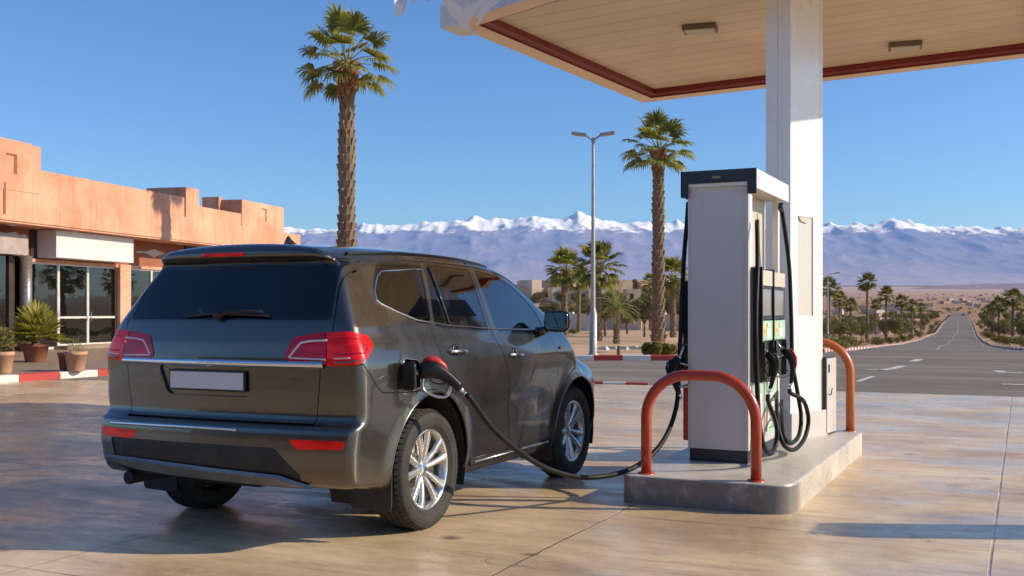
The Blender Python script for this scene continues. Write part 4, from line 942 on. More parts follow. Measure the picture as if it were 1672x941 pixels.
# ------------------------------------------------------------------ fuel dispenser
def nozzle(parent, name, P, D, up, s=1.0, red=False, guard=True, kt=1.35):
    """fuel nozzle: P = spout mouth, D = direction of the spout, up = side of the handle"""
    D = Vector(D).normalized(); up = Vector(up); up = (up - D * up.dot(D)).normalized(); S_ = D.cross(up)
    def W(a, b, c=0): return Vector(P) + (-D * a + up * b + S_ * c) * s
    sp = MB(); sp.tube([W(0, 0), W(.07, .002), W(.12, .012)], [.0105 * s, .011 * s, .013 * s], 12); 
    sp.tube([W(.10, .008), W(.135, .016)], .022 * s, 12); sp.build('spout', M['alu'], parent)
    bd = MB(); bd.smooth = True
    path = [(.12, .012, .026, .022), (.16, .028, .034, .026), (.20, .042, .037, .028), (.25, .040, .034, .026), (.31, .018, .026, .022), (.37, -.018, .021, .019), (.42, -.055, .019, .018), (.45, -.080, .018, .018)]
    pts = [W(a, b) for a, b, _, _ in path]; vs = []; n = 14
    for i, p in enumerate(pts):
        t = (pts[min(i + 1, len(pts) - 1)] - pts[max(i - 1, 0)]).normalized(); bb = S_.normalized(); aa = t.cross(bb).normalized(); h_, w_ = path[i][2] * s * kt, path[i][3] * s * kt
        for k in range(n):
            th = 2 * PI * k / n; c_, s_ = math.cos(th), math.sin(th); vs.append(p + aa * math.copysign(abs(c_) ** .7, c_) * h_ + bb * math.copysign(abs(s_) ** .7, s_) * w_)
    fs = [(i * n + k, i * n + (k + 1) % n, (i + 1) * n + (k + 1) % n, (i + 1) * n + k) for i in range(len(pts) - 1) for k in range(n)] + [tuple(range(n))[::-1], tuple((len(pts) - 1) * n + k for k in range(n))]
    bd.add(vs, fs); bd.build('grip', M['grip'], parent)
    cv = MB(); cv.smooth = True
    cp = [W(.15, .050 + .025 * kt), W(.20, .055 + .032 * kt), W(.25, .048 + .033 * kt), W(.31, .026 + .026 * kt), W(.35, .012 + .012 * kt)]; cv.tube(cp, [.010 * s, .016 * s * kt, .017 * s * kt, .013 * s * kt, .008 * s], 12); cv.build('cover', M['red_label'] if red else M['gloss_black'], parent)
    if guard:
        g = MB(); gp = [W(.17, .0), W(.165, -.075), W(.19, -.125), W(.29, -.155), W(.36, -.140), W(.385, -.05)]; g.tube(catmull(gp, 4), .011 * s, 8); g.build('trigger_guard', M['alu'], parent)
        g = MB(); g.tube(catmull([W(.21, .0), W(.235, -.05), W(.30, -.060), W(.345, -.045)], 4), .006 * s, 8); g.build('trigger', M['plastic'], parent)
    sw = MB(); e0, e1 = W(.445, -.075), W(.505, -.125); sw.tube([e0, (e0 + e1) / 2], .017 * s, 12); sw.tube([(e0 + e1) / 2, e1], .0145 * s, 12); sw.build('swivel', M['chrome'], parent)
    return e1, (e1 - e0).normalized()

def build_dispenser():
    X0, X1, Y0, Y1, ZT = -2.49, -1.99, 8.58, 9.80, 2.47
    e = empty('fuel_dispenser', (-2.24, 9.1, IZ)); tag(e, 'tall white fuel dispenser with dark cap and two displays on the island', 'fuel pump'); Ti = Matrix.Translation((-2.24, 9.1, IZ)).inverted()
    def B(mb, name, m, par=e):
        o = mb.build(name, m)
        if par is e: o.data.transform(Ti)
        else: o.data.transform(Ti)
        o.parent = par; return o
    b = MB(); b.box((X0 + .01, Y0 + .02, IZ), (X1 - .012, Y1, IZ + .105)); B(b, 'plinth', M['navy'])
    b = MB(); b.box((X0, Y0, IZ + .105), (X1, Y0 + .05, ZT), bev=.006); B(b, 'end_panel', M['grey_panel'])
    b = MB(); b.box((X0 + .02, Y0 - .0025, IZ + .13), (X0 + .028, Y0 + .01, ZT - .03)); b.box((X1 - .035, Y0 - .0025, IZ + .13), (X1 - .031, Y0 + .01, ZT - .03)); B(b, 'panel_seam', M['beige'])
    b = MB(); b.box((X1 - .05, Y0 + .05, IZ + .105), (X1, Y0 + .135, ZT), bev=.004); B(b, 'corner_post', M['white_panel'])
    b = MB(); b.box((X0, Y0 + .05, IZ + .105), (X0 + .035, Y0 + .135, ZT), bev=.004); b.box((X0, Y1 - .05, IZ + .105), (X0 + .05, Y1, ZT)); B(b, 'back_post', M['grey_panel'])
    b = MB(); b.box((X1 - .05, Y1 - .07, IZ + .105), (X1, Y1, ZT), bev=.004); B(b, 'corner_post', M['white_panel'])
    b = MB(); b.box((X0 + .06, Y0 + .05, 1.55), (X1 - .13, Y1, ZT)); B(b, 'recessed_panel', M['beige'])
    b = MB(); b.box((X0 + .02, Y0 + .05, IZ + .105), (X1 - .03, Y1 - .002, 1.60)); B(b, 'cabinet', M['navy'])
    # cap
    CX0, CX1, CY0, CY1, CZ0, CZ1 = X0 - .035, X1 + .075, Y0 - .045, Y1 + .02, ZT - .04, 2.585
    b = MB(); b.box((CX0, CY0 + .014, CZ0 + .03), (CX1 - .014, CY1, CZ1 - .004)); B(b, 'cap', M['white_panel'])
    b = MB(); b.box((CX1 - .014, CY0 + .012, CZ0), (CX1, CY1 + .01, CZ1), bev=.004); B(b, 'cap_side', M['white_panel'])
    b = MB(); b.box((CX0 - .008, CY0, CZ0 + .055), (CX1 - .002, CY0 + .013, CZ1 + .004)); b.box((CX0 - .008, CY0, CZ0 - .055), (CX0 + .05, CY0 + .013, CZ0 + .055)); b.box((CX1 - .075, CY0, CZ0 - .045), (CX1 - .002, CY0 + .013, CZ0 + .055)); b.box((CX0 - .012, CY0 + .0, CZ0 - .05), (CX0, CY1, CZ1 + .004)); cf = B(b, 'cap_fascia', M['navy'])
    b = MB(); Mx = Matrix.Translation(((CX0 + CX1) / 2 - .02, CY0 - .001, CZ1 - .055)) @ Matrix.Rotation(PI / 2, 4, 'X'); b.prism([(-.042, 0), (-.02, .012), (0, .008), (.02, .012), (.042, 0), (.02, -.012), (0, -.006), (-.02, -.012)], 0, .003, Mx); b.lathe([(.008, .0035), (.013, .0035), (.013, 0)], 16, Mx); B(b, 'emblem', M['gold'], cf)
    b = MB(); b.box((CX1, CY0 + .05, CZ1 - .11), (CX1 + .0015, CY0 + .12, CZ1 - .05)); B(b, 'pink_sticker', M['pink_label'])
    b = MB(); b.box((X1 - .13, Y0 + .06, CZ0 + .012), (CX1 - .02, CY1 - .01, CZ0 + .03)); B(b, 'cap_soffit', M['beige'])
    # pump modules on the face towards +x
    for k, (ya, yb, zt_) in enumerate(((8.675, 9.09, 1.785), (9.125, 9.62, 1.78))):
        xf = X1 + .085
        b = MB(); b.box((X1 - .03, ya, .885), (xf - .02, yb, zt_), bev=.008); mo = B(b, 'pump_module', M['green'])
        b = MB(); b.box((X1 - .02, ya - .022, .87), (xf + .012, ya, zt_ + .02), bev=.006); B(b, 'module_fin', M['gloss_black'], mo)
        b = MB(); b.box((xf - .02, ya + .01, 1.655), (xf + .004, yb - .02, zt_ - .004), bev=.004); B(b, 'module_header', M['beige'], mo)
        b = MB(); b.box((xf - .02, ya + .01, 1.375), (xf, yb - .02, 1.650), bev=.005); B(b, 'display_frame', M['plastic'], mo)
        b = MB(); b.box((xf - .004, ya + .045, 1.41), (xf + .0025, yb - .075, 1.625)); B(b, 'display', M['screen'], mo)
        b = MB(); b.box((xf - .02, ya + .01, 1.205), (xf + .004, yb - .02, 1.368), bev=.004); B(b, 'label_panel', M['pale_green'], mo)
        for j, (t0, t1, z0, z1, mm) in enumerate(((.06, .30, .25, .9, 'yellow_label'), (.12, .24, .35, .6, 'orange_label'), (.42, .78, .12, .62, 'white_label'), (.48, .70, .70, .92, 'white_label'))):
            w = yb - .03 - ya - .02; x_ = xf + .004 + .0012 * (j + 1); b = MB(); b.box((x_ - .0012, ya + .02 + w * t0, 1.21 + .15 * z0), (x_, ya + .02 + w * t1, 1.21 + .15 * z1)); B(b, 'label', M[mm], mo)
        # boot for the nozzle
        b = MB(); bx0, bx1 = X1 - .02, xf + .01
        b.box((bx0, ya + .01, .89), (bx1 - .05, yb - .05, 1.195)); b.box((bx0, ya + .0, .89), (bx1 + .015, ya + .012, 1.195)); b.box((bx0, yb - .052, .89), (bx1 + .01, yb - .04, 1.195)); b.box((bx0, ya + .012, .89), (bx1, yb - .052, .905)); B(b, 'nozzle_boot', M['gloss_black'], mo)
        b = MB(); b.box((xf - .015, yb - .038, 1.0), (xf - .003, yb - .012, 1.18), bev=.003); B(b, 'status_strip', M['pale_green'], mo)
        # lower door with label
        b = MB(); b.box((X1 - .035, ya, IZ + .115), (X1 + .012, yb, .862), bev=.005); lo = B(b, 'lower_door', M['grey_panel'])
        b = MB(); b.box((X1 + .012, ya + .03, IZ + .17), (X1 + .0142, yb - .05, .835)); B(b, 'green_decal', M['pale_green'], lo)
        b = MB(); b.prism([(ya + .09, IZ + .22), (yb - .08, IZ + .30), (yb - .10, .77), (ya + .13, .70)], X1 + .0145, X1 + .0160, Matrix(((0, 0, 1, 0), (1, 0, 0, 0), (0, 1, 0, 0), (0, 0, 0, 1)))); B(b, 'white_decal', M['white_label'], lo)
        b = MB(); b.prism([(ya + .04, IZ + .20), (ya + .075, IZ + .20), (ya + .11, .60), (ya + .065, .60)], X1 + .0162, X1 + .0175, Matrix(((0, 0, 1, 0), (1, 0, 0, 0), (0, 1, 0, 0), (0, 0, 0, 1)))); B(b, 'red_decal', M['red_label'], lo)
        b = MB()
        for q in range(5): b.box((X1 + .016, ya + .16, .66 - q * .055), (X1 + .0168, yb - .14 - .015 * (q % 3), .668 - q * .055))
        B(b, 'decal_lines', M['green'], lo)
    # nozzles parked in the boots and their hoses
    def hose(pts, r=.0185, name='hose', par=e, k=7):
        h = MB(); h.tube(catmull([Vector(p) for p in pts], k), r, 14); return B(h, name, M['hose'], par)
    hx = X1 + .115
    n1 = empty('nozzle'); n1.parent = e
    def put(name, P, D, up, red):
        q = empty(name); q.parent = e; e1, dr = nozzle(q, name, Vector(P), D, up, .86, red, kt=1.05)
        for c in q.children: c.data.transform(Ti)
        return e1
    bpy.data.objects.remove(n1)
    a = put('nozzle', (X1 + .045, 8.80, 1.20), (-.38, -.14, 1), (1, .12, .15), False)
    b_ = put('nozzle', (X1 + .075, 9.24, 1.205), (-.55, -.14, 1), (1, .12, .15), True)
    hose([onX(1236, 362, X1 + .05), onX(1237, 430, X1 + .10), onX(1234, 520, X1 + .13), onX(1236, 620, X1 + .15), onX(1240, 690, X1 + .17), onX(1247, 728, X1 + .18), onX(1257, 741, X1 + .19), onX(1266, 728, X1 + .19), onX(1268, 695, X1 + .19), a + Vector((.005, 0, -.06)), a])
    hose([onX(1275, 335, X1 + .06), onX(1282, 380, X1 + .08), onX(1289, 440, X1 + .10), onX(1292, 520, X1 + .12), onX(1294, 590, X1 + .13), onX(1302, 640, X1 + .17), onX(1308, 680, X1 + .20), onX(1304, 712, X1 + .21), onX(1290, 724, X1 + .21), onX(1280, 712, X1 + .19), onX(1276, 680, X1 + .12), onX(1277, 655, X1 + .0)], name='hose')
    hose([b_, b_ + Vector((.012, 0, -.03)), onX(1312, 655, X1 + .27), onX(1320, 685, X1 + .27), onX(1314, 715, X1 + .26), onX(1298, 734, X1 + .25), onX(1281, 728, X1 + .23), onX(1271, 700, X1 + .18), onX(1268, 660, X1 + .10), onX(1268, 640, X1 + .0)])
    # bracket that carries the hose at the cap
    b = MB(); q = onX(1275, 335, X1 + .06); b.lathe([(0, .02), (.022, .02), (.026, -.03), (.020, -.06), (0, -.06)], 16, Matrix.Translation(q)); B(b, 'hose_clamp', M['gloss_black'])
    b = MB(); q = onX(1236, 362, X1 + .05); b.lathe([(0, .015), (.018, .015), (.02, -.03), (0, -.03)], 16, Matrix.Translation(q)); B(b, 'hose_clamp', M['gloss_black'])
    # the far side: parked nozzle, drop hose, red box
    q = empty('nozzle'); q.parent = e; e1, dr = nozzle(q, 'nozzle', (X0 - .03, 8.56, 1.16), (.25, .1, 1), (-1, -.1, .25), .86, False)
    for c in q.children: c.data.transform(Ti)
    b = MB(); b.box((X0 - .07, 8.60, .90), (X0, 8.80, 1.18), bev=.01); b.box((X0 - .055, 8.62, .88), (X0 - .0, 9.4, 1.70), bev=.01); B(b, 'nozzle_boot', M['gloss_black'])
    b = MB(); b.box((X0 - .045, 8.59, .38), (X0 - .003, 8.90, .84), bev=.015); B(b, 'red_side_box', M['red_label'])
    # main hose from the cap down to the car's filler
    nz = empty('nozzle'); nz.parent = e
    f = Vector((OX + .975, OY - .305, 1.055))
    P1, dr = nozzle(nz, 'nozzle', f, (-.80, -.59, .10), (0, .05, 1), .86, True, kt=1.9)
    for c in nz.children: c.data.transform(Ti)
    pts = [P1, P1 + dr * .04, onX(802, 697, OX + 1.40), onX(842, 733, OX + 1.46), onX(895, 766, OX + 1.54), onX(960, 780, OX + 1.66), onX(1030, 766, OX + 1.85), onX(1078, 727, X0 - .10), onX(1103, 670, X0 - .085), onX(1109, 600, X0 - .08), onX(1113, 500, X0 - .065), onX(1117, 420, X0 - .05), onX(1121, 370, X0 - .03), onX(1124, 330, X0 - .015)]
    hose(pts, .0190, k=9)
    return e
build_dispenser()

# ------------------------------------------------------------------ column, cabinet
def build_column():
    near = Vector((-2.0, 10.35, 0)); rot = R(-20); e = empty('canopy_column', near, rot); tag(e, 'white square column rising from the island to the canopy', 'column')
    # local: x right-to-left negative (left face), y along the lit face
    W_, D_ = .27, .60; H_ = 4.66
    b = MB(); b.box((-W_, 0, IZ), (-.03, D_, H_)); 
    for (y0, y1, z0, z1) in ((0, .13, IZ, H_), (.42, D_, IZ, H_), (.13, .42, IZ, 1.40), (.13, .42, 2.36, H_)): b.box((-.031, y0 + .0005, z0), (0, y1, z1))
    b.build('shaft', M['white_panel'], e)
    b = MB(); b.box((-.0295, .13, 1.40), (-.012, .42, 2.36)); b.build('recess_panel', M['grey_panel'], e)
    b = MB(); b.prism([(.16, 2.355), (.36, 2.355), (.30, 2.30), (.19, 2.315)], -.02, .002, Matrix(((0, 0, 1, 0), (1, 0, 0, 0), (0, 1, 0, 0), (0, 0, 0, 1)))); b.build('recess_lamp', M['beige'], e)
    b = MB(); b.box((-W_ - .035, -.035, IZ - .002), (.035, D_ + .035, IZ + .255), bev=.006); b.build('base', M['grey_panel'], e)
    b = MB(); b.box((-W_ * .52, -.0015, IZ + .3), (-W_ * .50, .01, H_)); b.box((-.001, D_ - .05, IZ + .3), (.0015, D_ - .046, H_)); b.build('seam', M['beige'], e)
build_column()
b = empty('service_cabinet', (-1.87, 11.08, IZ), R(-8)); tag(b, 'small grey steel service cabinet between column and orange bollard', 'cabinet')
q = MB(); q.box((-.12, -.16, 0), (.13, .16, .77), bev=.008); q.build('housing', M['navy'], b)
q = MB(); q.box((.131, -.15, .02), (.142, .15, .76), bev=.004); d_ = q.build('door', M['grey_panel'], b)
q = MB(); q.box((.142, -.11, .62), (.152, -.09, .70), bev=.002); q.tube([(.146, -.10, .40), (.165, -.10, .40), (.165, -.06, .46)], .006, 8); q.build('handle', M['plastic'], d_)

# ------------------------------------------------------------------ canopy
def ceiling_mat():
    m, nt, bs = mat('canopy_ceiling'); g = N(nt, 'ShaderNodeNewGeometry'); pos = g.outputs['Position']
    mp = N(nt, 'ShaderNodeMapping'); mp.inputs['Rotation'].default_value = (0, 0, R(7.5)); L(nt, pos, mp.inputs[0]); sx = N(nt, 'ShaderNodeSeparateXYZ'); L(nt, mp.outputs[0], sx.inputs[0])
    n1 = noise(nt, pos, .8, 6, .6); c = ramp(nt, n1, [(.3, (.64, .51, .37)), (.7, (.78, .65, .50))])
    f = math_(nt, 'FRACT', math_(nt, 'DIVIDE', sx.outputs['Y'], .36)); gap = framp(nt, f, .03, .055, 1, 0)
    wh = N(nt, 'ShaderNodeTexWhiteNoise'); wh.noise_dimensions = '1D'; L(nt, math_(nt, 'FLOOR', math_(nt, 'DIVIDE', sx.outputs['Y'], .36)), wh.inputs['W'])
    c = mixc(nt, framp(nt, wh.outputs[0], 0, 1, 0, .14), c, (.45, .34, .25)); c = mixc(nt, math_(nt, 'MULTIPLY', gap, .5), c, (.20, .13, .09)); L(nt, c, bs.inputs['Base Color']); bs.inputs['Roughness'].default_value = .38; bs.inputs['Specular IOR Level'].default_value = .4
    h = math_(nt, 'ADD', math_(nt, 'MULTIPLY', gap, -1), math_(nt, 'MULTIPLY', noise(nt, mp.outputs[0], 2.2, 3, .5), .6)); bump(nt, bs, h, .5, .012); return m
M['ceiling'] = ceiling_mat()
M['soffit'] = simple('canopy_soffit', (.82, .62, .46), .5, var=.08, scale=1.2)
M['red_band'] = simple('canopy_red_band', (.20, .022, .014), .45, var=.15)
M['fascia'] = simple('canopy_fascia', (.72, .72, .76), .35, var=.05, bumpd=.003, bscale=3)
def inset(poly, d):
    out = []; n = len(poly)
    for i in range(n):
        p0, p1, p2 = [Vector(poly[(i + k) % n]) for k in (-1, 0, 1)]
        e1 = (p1 - p0).normalized(); e2 = (p2 - p1).normalized(); n1 = Vector((-e1.y, e1.x)); n2 = Vector((-e2.y, e2.x)); b = (n1 + n2).normalized(); out.append(tuple(p1 + b * d / max(b.dot(n1), .3)))
    return out
def build_canopy():
    Z = 4.60; e = empty('canopy', (-2.5, 12, Z)); tag(e, 'flat station canopy with plank ceiling, red edge band and white fascia', 'canopy'); Ti = Matrix.Translation((-2.5, 12, Z)).inverted()
    P = [(-5.69, 10.35), (.42, 7.74), (.42, 14.75), (-5.20, 15.50)]   # counter-clockwise
    def B(mb, name, m, par=e): o = mb.build(name, m); o.data.transform(Ti); o.parent = par; return o
    P1, P2, P3 = inset(P, .25), inset(P, .35), inset(P, .38)
    def band(A, za, Bq, zb, flip=False):
        mb = MB(); n = len(A); mb.add([(x, y, za) for x, y in A] + [(x, y, zb) for x, y in Bq], [(i, n + i, n + (i + 1) % n, (i + 1) % n) for i in range(n)]); return mb
    B(band(P, Z, P1, Z), 'soffit', M['soffit'])
    mb = band(P1, Z, P1, Z + .02); mb2 = band(P1, Z + .02, P2, Z + .035); mb.add(mb2.v, mb2.f); mb3 = band(P2, Z + .035, P2, Z + .11); mb.add(mb3.v, mb3.f); B(mb, 'red_band', M['red_band'])
    mb = MB(); mb.add([(x, y, Z + .108) for x, y in P2], [(0, 3, 2, 1)]); B(mb, 'ceiling', M['ceiling'])
    mb = band(P, Z - .0, P, Z + .42); o = B(mb, 'fascia', M['fascia']); 
    for i in (0, 3):
        pass
    mb = MB(); Po = inset(P, -.05); b1 = band(Po, Z + .40, Po, Z + .56); mb.add(b1.v, b1.f); b2 = band(P, Z + .40, Po, Z + .40); mb.add(b2.v, b2.f); mb.add([(x, y, Z + .56) for x, y in Po], [(0, 1, 2, 3)]); B(mb, 'roof_rim', M['fascia'])
    b = MB(); c0 = Vector((P[0][0], P[0][1])); b.box((-.09, -.02, Z - .035), (.16, .42, Z + .22), Matrix.Translation((c0.x - .02, c0.y - .02, 0)) @ Matrix.Rotation(R(-5), 4, 'Z'), bev=.01); B(b, 'corner_cover', M['fascia'])
    return e
build_canopy()
for k, (px, py, lab) in enumerate(((1143, 44, 'ceiling light under the canopy left of the column'), (1478, 72, 'ceiling light under the canopy right of the column'))):
    d_ = (4.70 - CH) * FPX / (HY - py); p = at(px, d_, 4.7); e = empty('ceiling_light', (p.x, p.y, 4.706), R(8)); tag(e, 'flat rectangular ' + lab, 'ceiling light')
    b = MB(); b.box((-.19, -.13, -.060), (.19, .13, 0), bev=.012); b.build('housing', simple('light_housing', (.16, .12, .085), .5), e)
    b = MB(); b.box((-.165, -.105, -.064), (.165, .105, -.0605)); b.build('diffuser', M['beige'], e)
# torn plastic sheet hanging at the corner of the canopy
def torn_sheet():
    n, m_ = 60, 30; vs = []; fs = []; U_, V_ = np.meshgrid(np.linspace(0, 1, n), np.linspace(0, 1, m_), indexing='ij')
    w1 = ridged(U_ * 3, V_ * 1.4, 3, 31, .4); w2 = fbm(U_ * 5, V_ * 4, 3, 33); w3 = fbm(U_ * 3, V_ * 3, 3, 35)
    A = at(648, 11.9, 5.08); Bv = at(850, 10.9, 5.02)
    for i in range(n):
        for j in range(m_):
            u, v = U_[i, j], V_[i, j]; edge = .34 + .13 * math.sin(u * 10 + .6) + .30 * w2[i, 0]
            if .10 < u < .2: edge *= .35
            if u < .34: edge *= .62
            p = A + (Bv - A) * u + Vector((0, 0, -v * edge * 1.05)); nrm = Vector((-.43, -.9, 0))
            p += nrm * (.10 + .20 * (w1[i, j] - .4) + .12 * (w2[i, j] - .5)) + Vector((0, 0, .10 * (w3[i, j] - .5)))
            vs.append(p)
    for i in range(n - 1):
        for j in range(m_ - 1):
            if fbm(np.array(i / 7.), np.array(j / 5.), 3, 41) > .70 and j > 12: continue
            a = i * m_ + j; fs.append((a, a + m_, a + m_ + 1, a + 1))
    m, nt, bs = mat('white_plastic_film'); v = coords(nt); c = ramp(nt, noise(nt, v, 2.5, 4, .6), [(.45, (.80, .80, .82)), (.68, (.74, .66, .72))]); L(nt, c, bs.inputs['Base Color']); bs.inputs['Roughness'].default_value = .3; bs.inputs['Coat Weight'].default_value = .4; out = [n_ for n_ in nt.nodes if n_.type == 'OUTPUT_MATERIAL'][0]; t_ = N(nt, 'ShaderNodeBsdfTranslucent'); t_.inputs[0].default_value = (.92, .92, .92, 1); mx_ = N(nt, 'ShaderNodeMixShader'); mx_.inputs[0].default_value = .6; L(nt, bs.outputs[0], mx_.inputs[1]); L(nt, t_.outputs[0], mx_.inputs[2]); L(nt, mx_.outputs[0], out.inputs['Surface'])
    o = meshobj('plastic_sheet', [Vector(q) - A for q in vs], fs, m, smooth=True, loc=A); tag(o, 'torn crumpled white plastic sheet hanging at the canopy corner', 'plastic sheet')
torn_sheet()
# unseen building added behind the camera to darken reflections in the bodywork and glass
e = empty('added_building', (-6, -13, 0)); tag(e, 'unseen long low building added to darken the car reflections', 'building')
q = MB(); q.box((-16, -5, 0), (14, 0, 3.6)); q.build('wall', simple('added_building_wall', (.24, .13, .08), .8), e)
q = MB(); q.box((-16.5, -5.4, 3.6), (14.5, 2.2, 4.1)); q.build('roof', simple('added_building_roof', (.10, .07, .055), .7), e)
for k in range(6): q = MB(); q.box((-14 + k * 4.4, -.02, .1), (-10.6 + k * 4.4, .05, 3.0)); q.build('added_building_panel', simple('added_building_panel', (.035, .035, .04), .5), e)
# unseen post added beyond the right edge to cast a strip of shadow
e = empty('shadow_post', at(2080, 6.9)); tag(e, 'unseen squat grey post added to cast a strip of shadow', 'shadow post')
q = MB(); q.box((-.16, -.20, 0), (.16, .20, 1.45), bev=.03); q.build('housing', M['grey_panel'], e)
q = MB(); q.box((-.165, -.10, 1.0), (-.16, .10, 1.25)); q.build('shadow_post_panel', M['screen'], e)
# ------------------------------------------------------------------ terracotta shop building on the left
def plaster(name, c0, c1, st=.5):
    m, nt, bs = mat(name); v = coords(nt); n1 = noise(nt, v, .45, 7, .62, .3); c = ramp(nt, n1, [(.28, c0), (.70, c1)])
    mp = N(nt, 'ShaderNodeMapping'); mp.inputs['Scale'].default_value = (2.2, 2.2, .16); L(nt, v, mp.inputs[0]); n2 = noise(nt, mp.outputs[0], 1.4, 5, .65); c = mixc(nt, framp(nt, n2, .52, .75, 0, st), c, tuple(x * .62 for x in c0))
    n3 = noise(nt, v, 9, 5, .7); c = mixc(nt, framp(nt, n3, .55, .75, 0, .25), c, tuple(min(1, x * 1.15) for x in c1)); L(nt, c, bs.inputs['Base Color']); bs.inputs['Roughness'].default_value = .88; bump(nt, bs, n3, .4, .008); return m
M['terracotta'] = plaster('terracotta_plaster', (.52, .215, .115), (.79, .45, .305), .6)
M['brown_red'] = plaster('red_brown_plaster', (.26, .085, .045), (.36, .13, .07), .3)
M['dark_brown'] = simple('dark_cladding', (.045, .026, .020), .5, var=.3, scale=2)
M['frame'] = simple('aluminium_frame', (.72, .68, .62), .4, .2)
M['shop_glass'] = glass('shop_glass', (.30, .34, .33), .6, (.012, .014, .013))
M['tower_col'] = simple('steel_column', (.30, .26, .23), .32, .6, var=.2)
M['sign_white'] = simple('sign_white', (.72, .66, .62), .5, var=.1, scale=1.5)
BA = at(80, 34.0); BD = Vector((.25, .968, 0)); _bd = Vector((BD.x * math.cos(TH) - BD.y * math.sin(TH), BD.x * math.sin(TH) + BD.y * math.cos(TH), 0)).normalized()
BANG = math.atan2(_bd.y, _bd.x) - PI / 2        # local y runs along the facade, local +x out towards the street
def uof(px, n=0.0):
    """position along the facade seen at image column px, for a plane set n metres out"""
    a = (px - 836) / FPX; d = BD.normalized(); o = Vector((-14.69 + d.y * n, 34.0 - d.x * n)); return (a * o.y - o.x) / (d.x - a * d.y)
def build_shop():
    e = empty('shop_building', (BA.x, BA.y, 0), BANG); tag(e, 'long low terracotta shop building with stepped parapets and glass doors', 'building')
    BACK = -9.0; Zs, Zb = 4.18, 5.10
    T = M['terracotta']
    b = MB(); b.box((BACK, -7.0, Zs + .002), (0, 18.05, Zb)); b.build('parapet_band', T, e)
    b = MB(); b.box((-.35, -.41, Zb), (-.02, 7.9, 5.86)); b.box((BACK, -.41, Zb), (-.35, -.1, 5.86)); b.build('parapet', T, e)
    b = MB(); b.box((-2.6, -7.0, Zb), (.018, -.40, 6.58)); b.box((-2.4, -6.8, 6.58), (-.16, -.62, 6.66)); b.build('corner_block', T, e)
    b = MB(); b.box((-1.75, 8.0, Zb), (-.012, 8.95, 6.28)); b.build('parapet_block', T, e)
    b = MB(); b.box((-1.75, 12.40, Zb), (-.008, 16.35, 6.24)); b.box((-1.80, 12.2, Zb), (-1.0, 12.5, 6.36)); b.build('parapet_block', T, e)
    b = MB(); b.box((-.35, 8.96, Zb), (-.03, 12.39, 5.62)); b.build('parapet', M['terracotta'], e)
    # slots cut into the render, modelled as dark recessed strips
    for (y0, y1, z0, z1) in ((-2.05, -1.95, 4.35, 5.30), (-1.62, -1.47, 5.60, 6.15), (-1.95, -1.47, 6.13, 6.20), (14.5, 14.66, 5.45, 6.0), (14.15, 14.66, 5.96, 6.03)):
        b = MB(); b.box((-.05, y0, z0), (.0195 if y0 < 0 else -.005, y1, z1)); b.build('wall_slot', M['brown_red'], e)
    for y in (2.4, 5.6, 10.9, 15.2):
        b = MB(); b.box((-.03, y, Zs + .1), (.0015, y + .012, Zb - .02)); b.build('expansion_joint', M['brown_red'], e)
    b = MB(); b.box((-3.2, -7, Zs - .06), (-.04, 18.0, Zs)); b.build('soffit', T, e)
    for k, y in enumerate((-1.0, 1.9, 5.3, 8.4, 11.5)):
        b = MB(); b.lathe([(0, 0), (.11, 0), (.14, .02)], 16, Matrix.Translation((-.55, y, Zs - .085))); b.build('downlight', M['sign_white'], e)
    n = -1.25
    def wall(y0, y1, z0, z1, m, name='wall', x0=-1.5, x1=n): b = MB(); b.box((x0, y0, z0), (x1, y1, z1)); return b.build(name, m, e)
    u = lambda px: uof(px, n)
    # upper wall band above the doors
    wall(-7, u(48), 3.22, Zs - .06, M['brown_red']); wall(u(48), u(92), 3.16, Zs - .06, M['dark_brown'], 'cladding', x1=n + .05); wall(u(92), u(300), 3.16, Zs - .06, M['brown_red'], x1=n + .02); wall(u(300), u(325), 0.15, Zs - .06, M['dark_brown'], 'cladding', x1=n + .1); wall(u(325), 18, 3.16, Zs - .06, M['brown_red'], x1=n + .02)
    b = MB(); b.box((n - .02, u(48), 3.05), (n + .10, 17.9, 3.158)); b.build('lintel', T, e)
    # pale patch of missing paint and the arrow-shaped smear on the band
    b = MB(); b.prism([(u(68), 3.22), (u(89), 3.20), (u(90), 3.66), (u(84), 3.74), (u(78), 3.70), (u(71), 3.72), (u(69), 3.5)], n + .051, n + .054, Matrix(((0, 0, 1, 0), (1, 0, 0, 0), (0, 1, 0, 0), (0, 0, 0, 1)))); b.build('paint_patch', M['beige'], e)
    b = MB(); b.prism([(u(222), 3.72), (u(238), 3.74), (u(246), 3.82), (u(252), 3.86), (u(258), 3.80), (u(270), 3.72), (u(258), 3.64), (u(250), 3.52), (u(244), 3.62), (u(236), 3.68), (u(222), 3.66)], n + .021, n + .024, Matrix(((0, 0, 1, 0), (1, 0, 0, 0), (0, 1, 0, 0), (0, 0, 0, 1)))); b.build('faded_marking', M['beige'], e)
    # left bay: dark glazing and steel column
    b = MB(); b.box((n - .08, -7, .3), (n - .05, u(24), 3.22)); b.build('dark_glazing', M['shop_glass'], e)
    b = MB(); b.tube([(n + .22, u(36) - .1, .145), (n + .22, u(36) - .1, 3.22)], .19, 24); b.build('steel_column', M['tower_col'], e)
    b = MB(); b.box((n - .05, u(14), .15), (n + .02, u(23), 3.22)); b.build('cladding', M['dark_brown'], e)
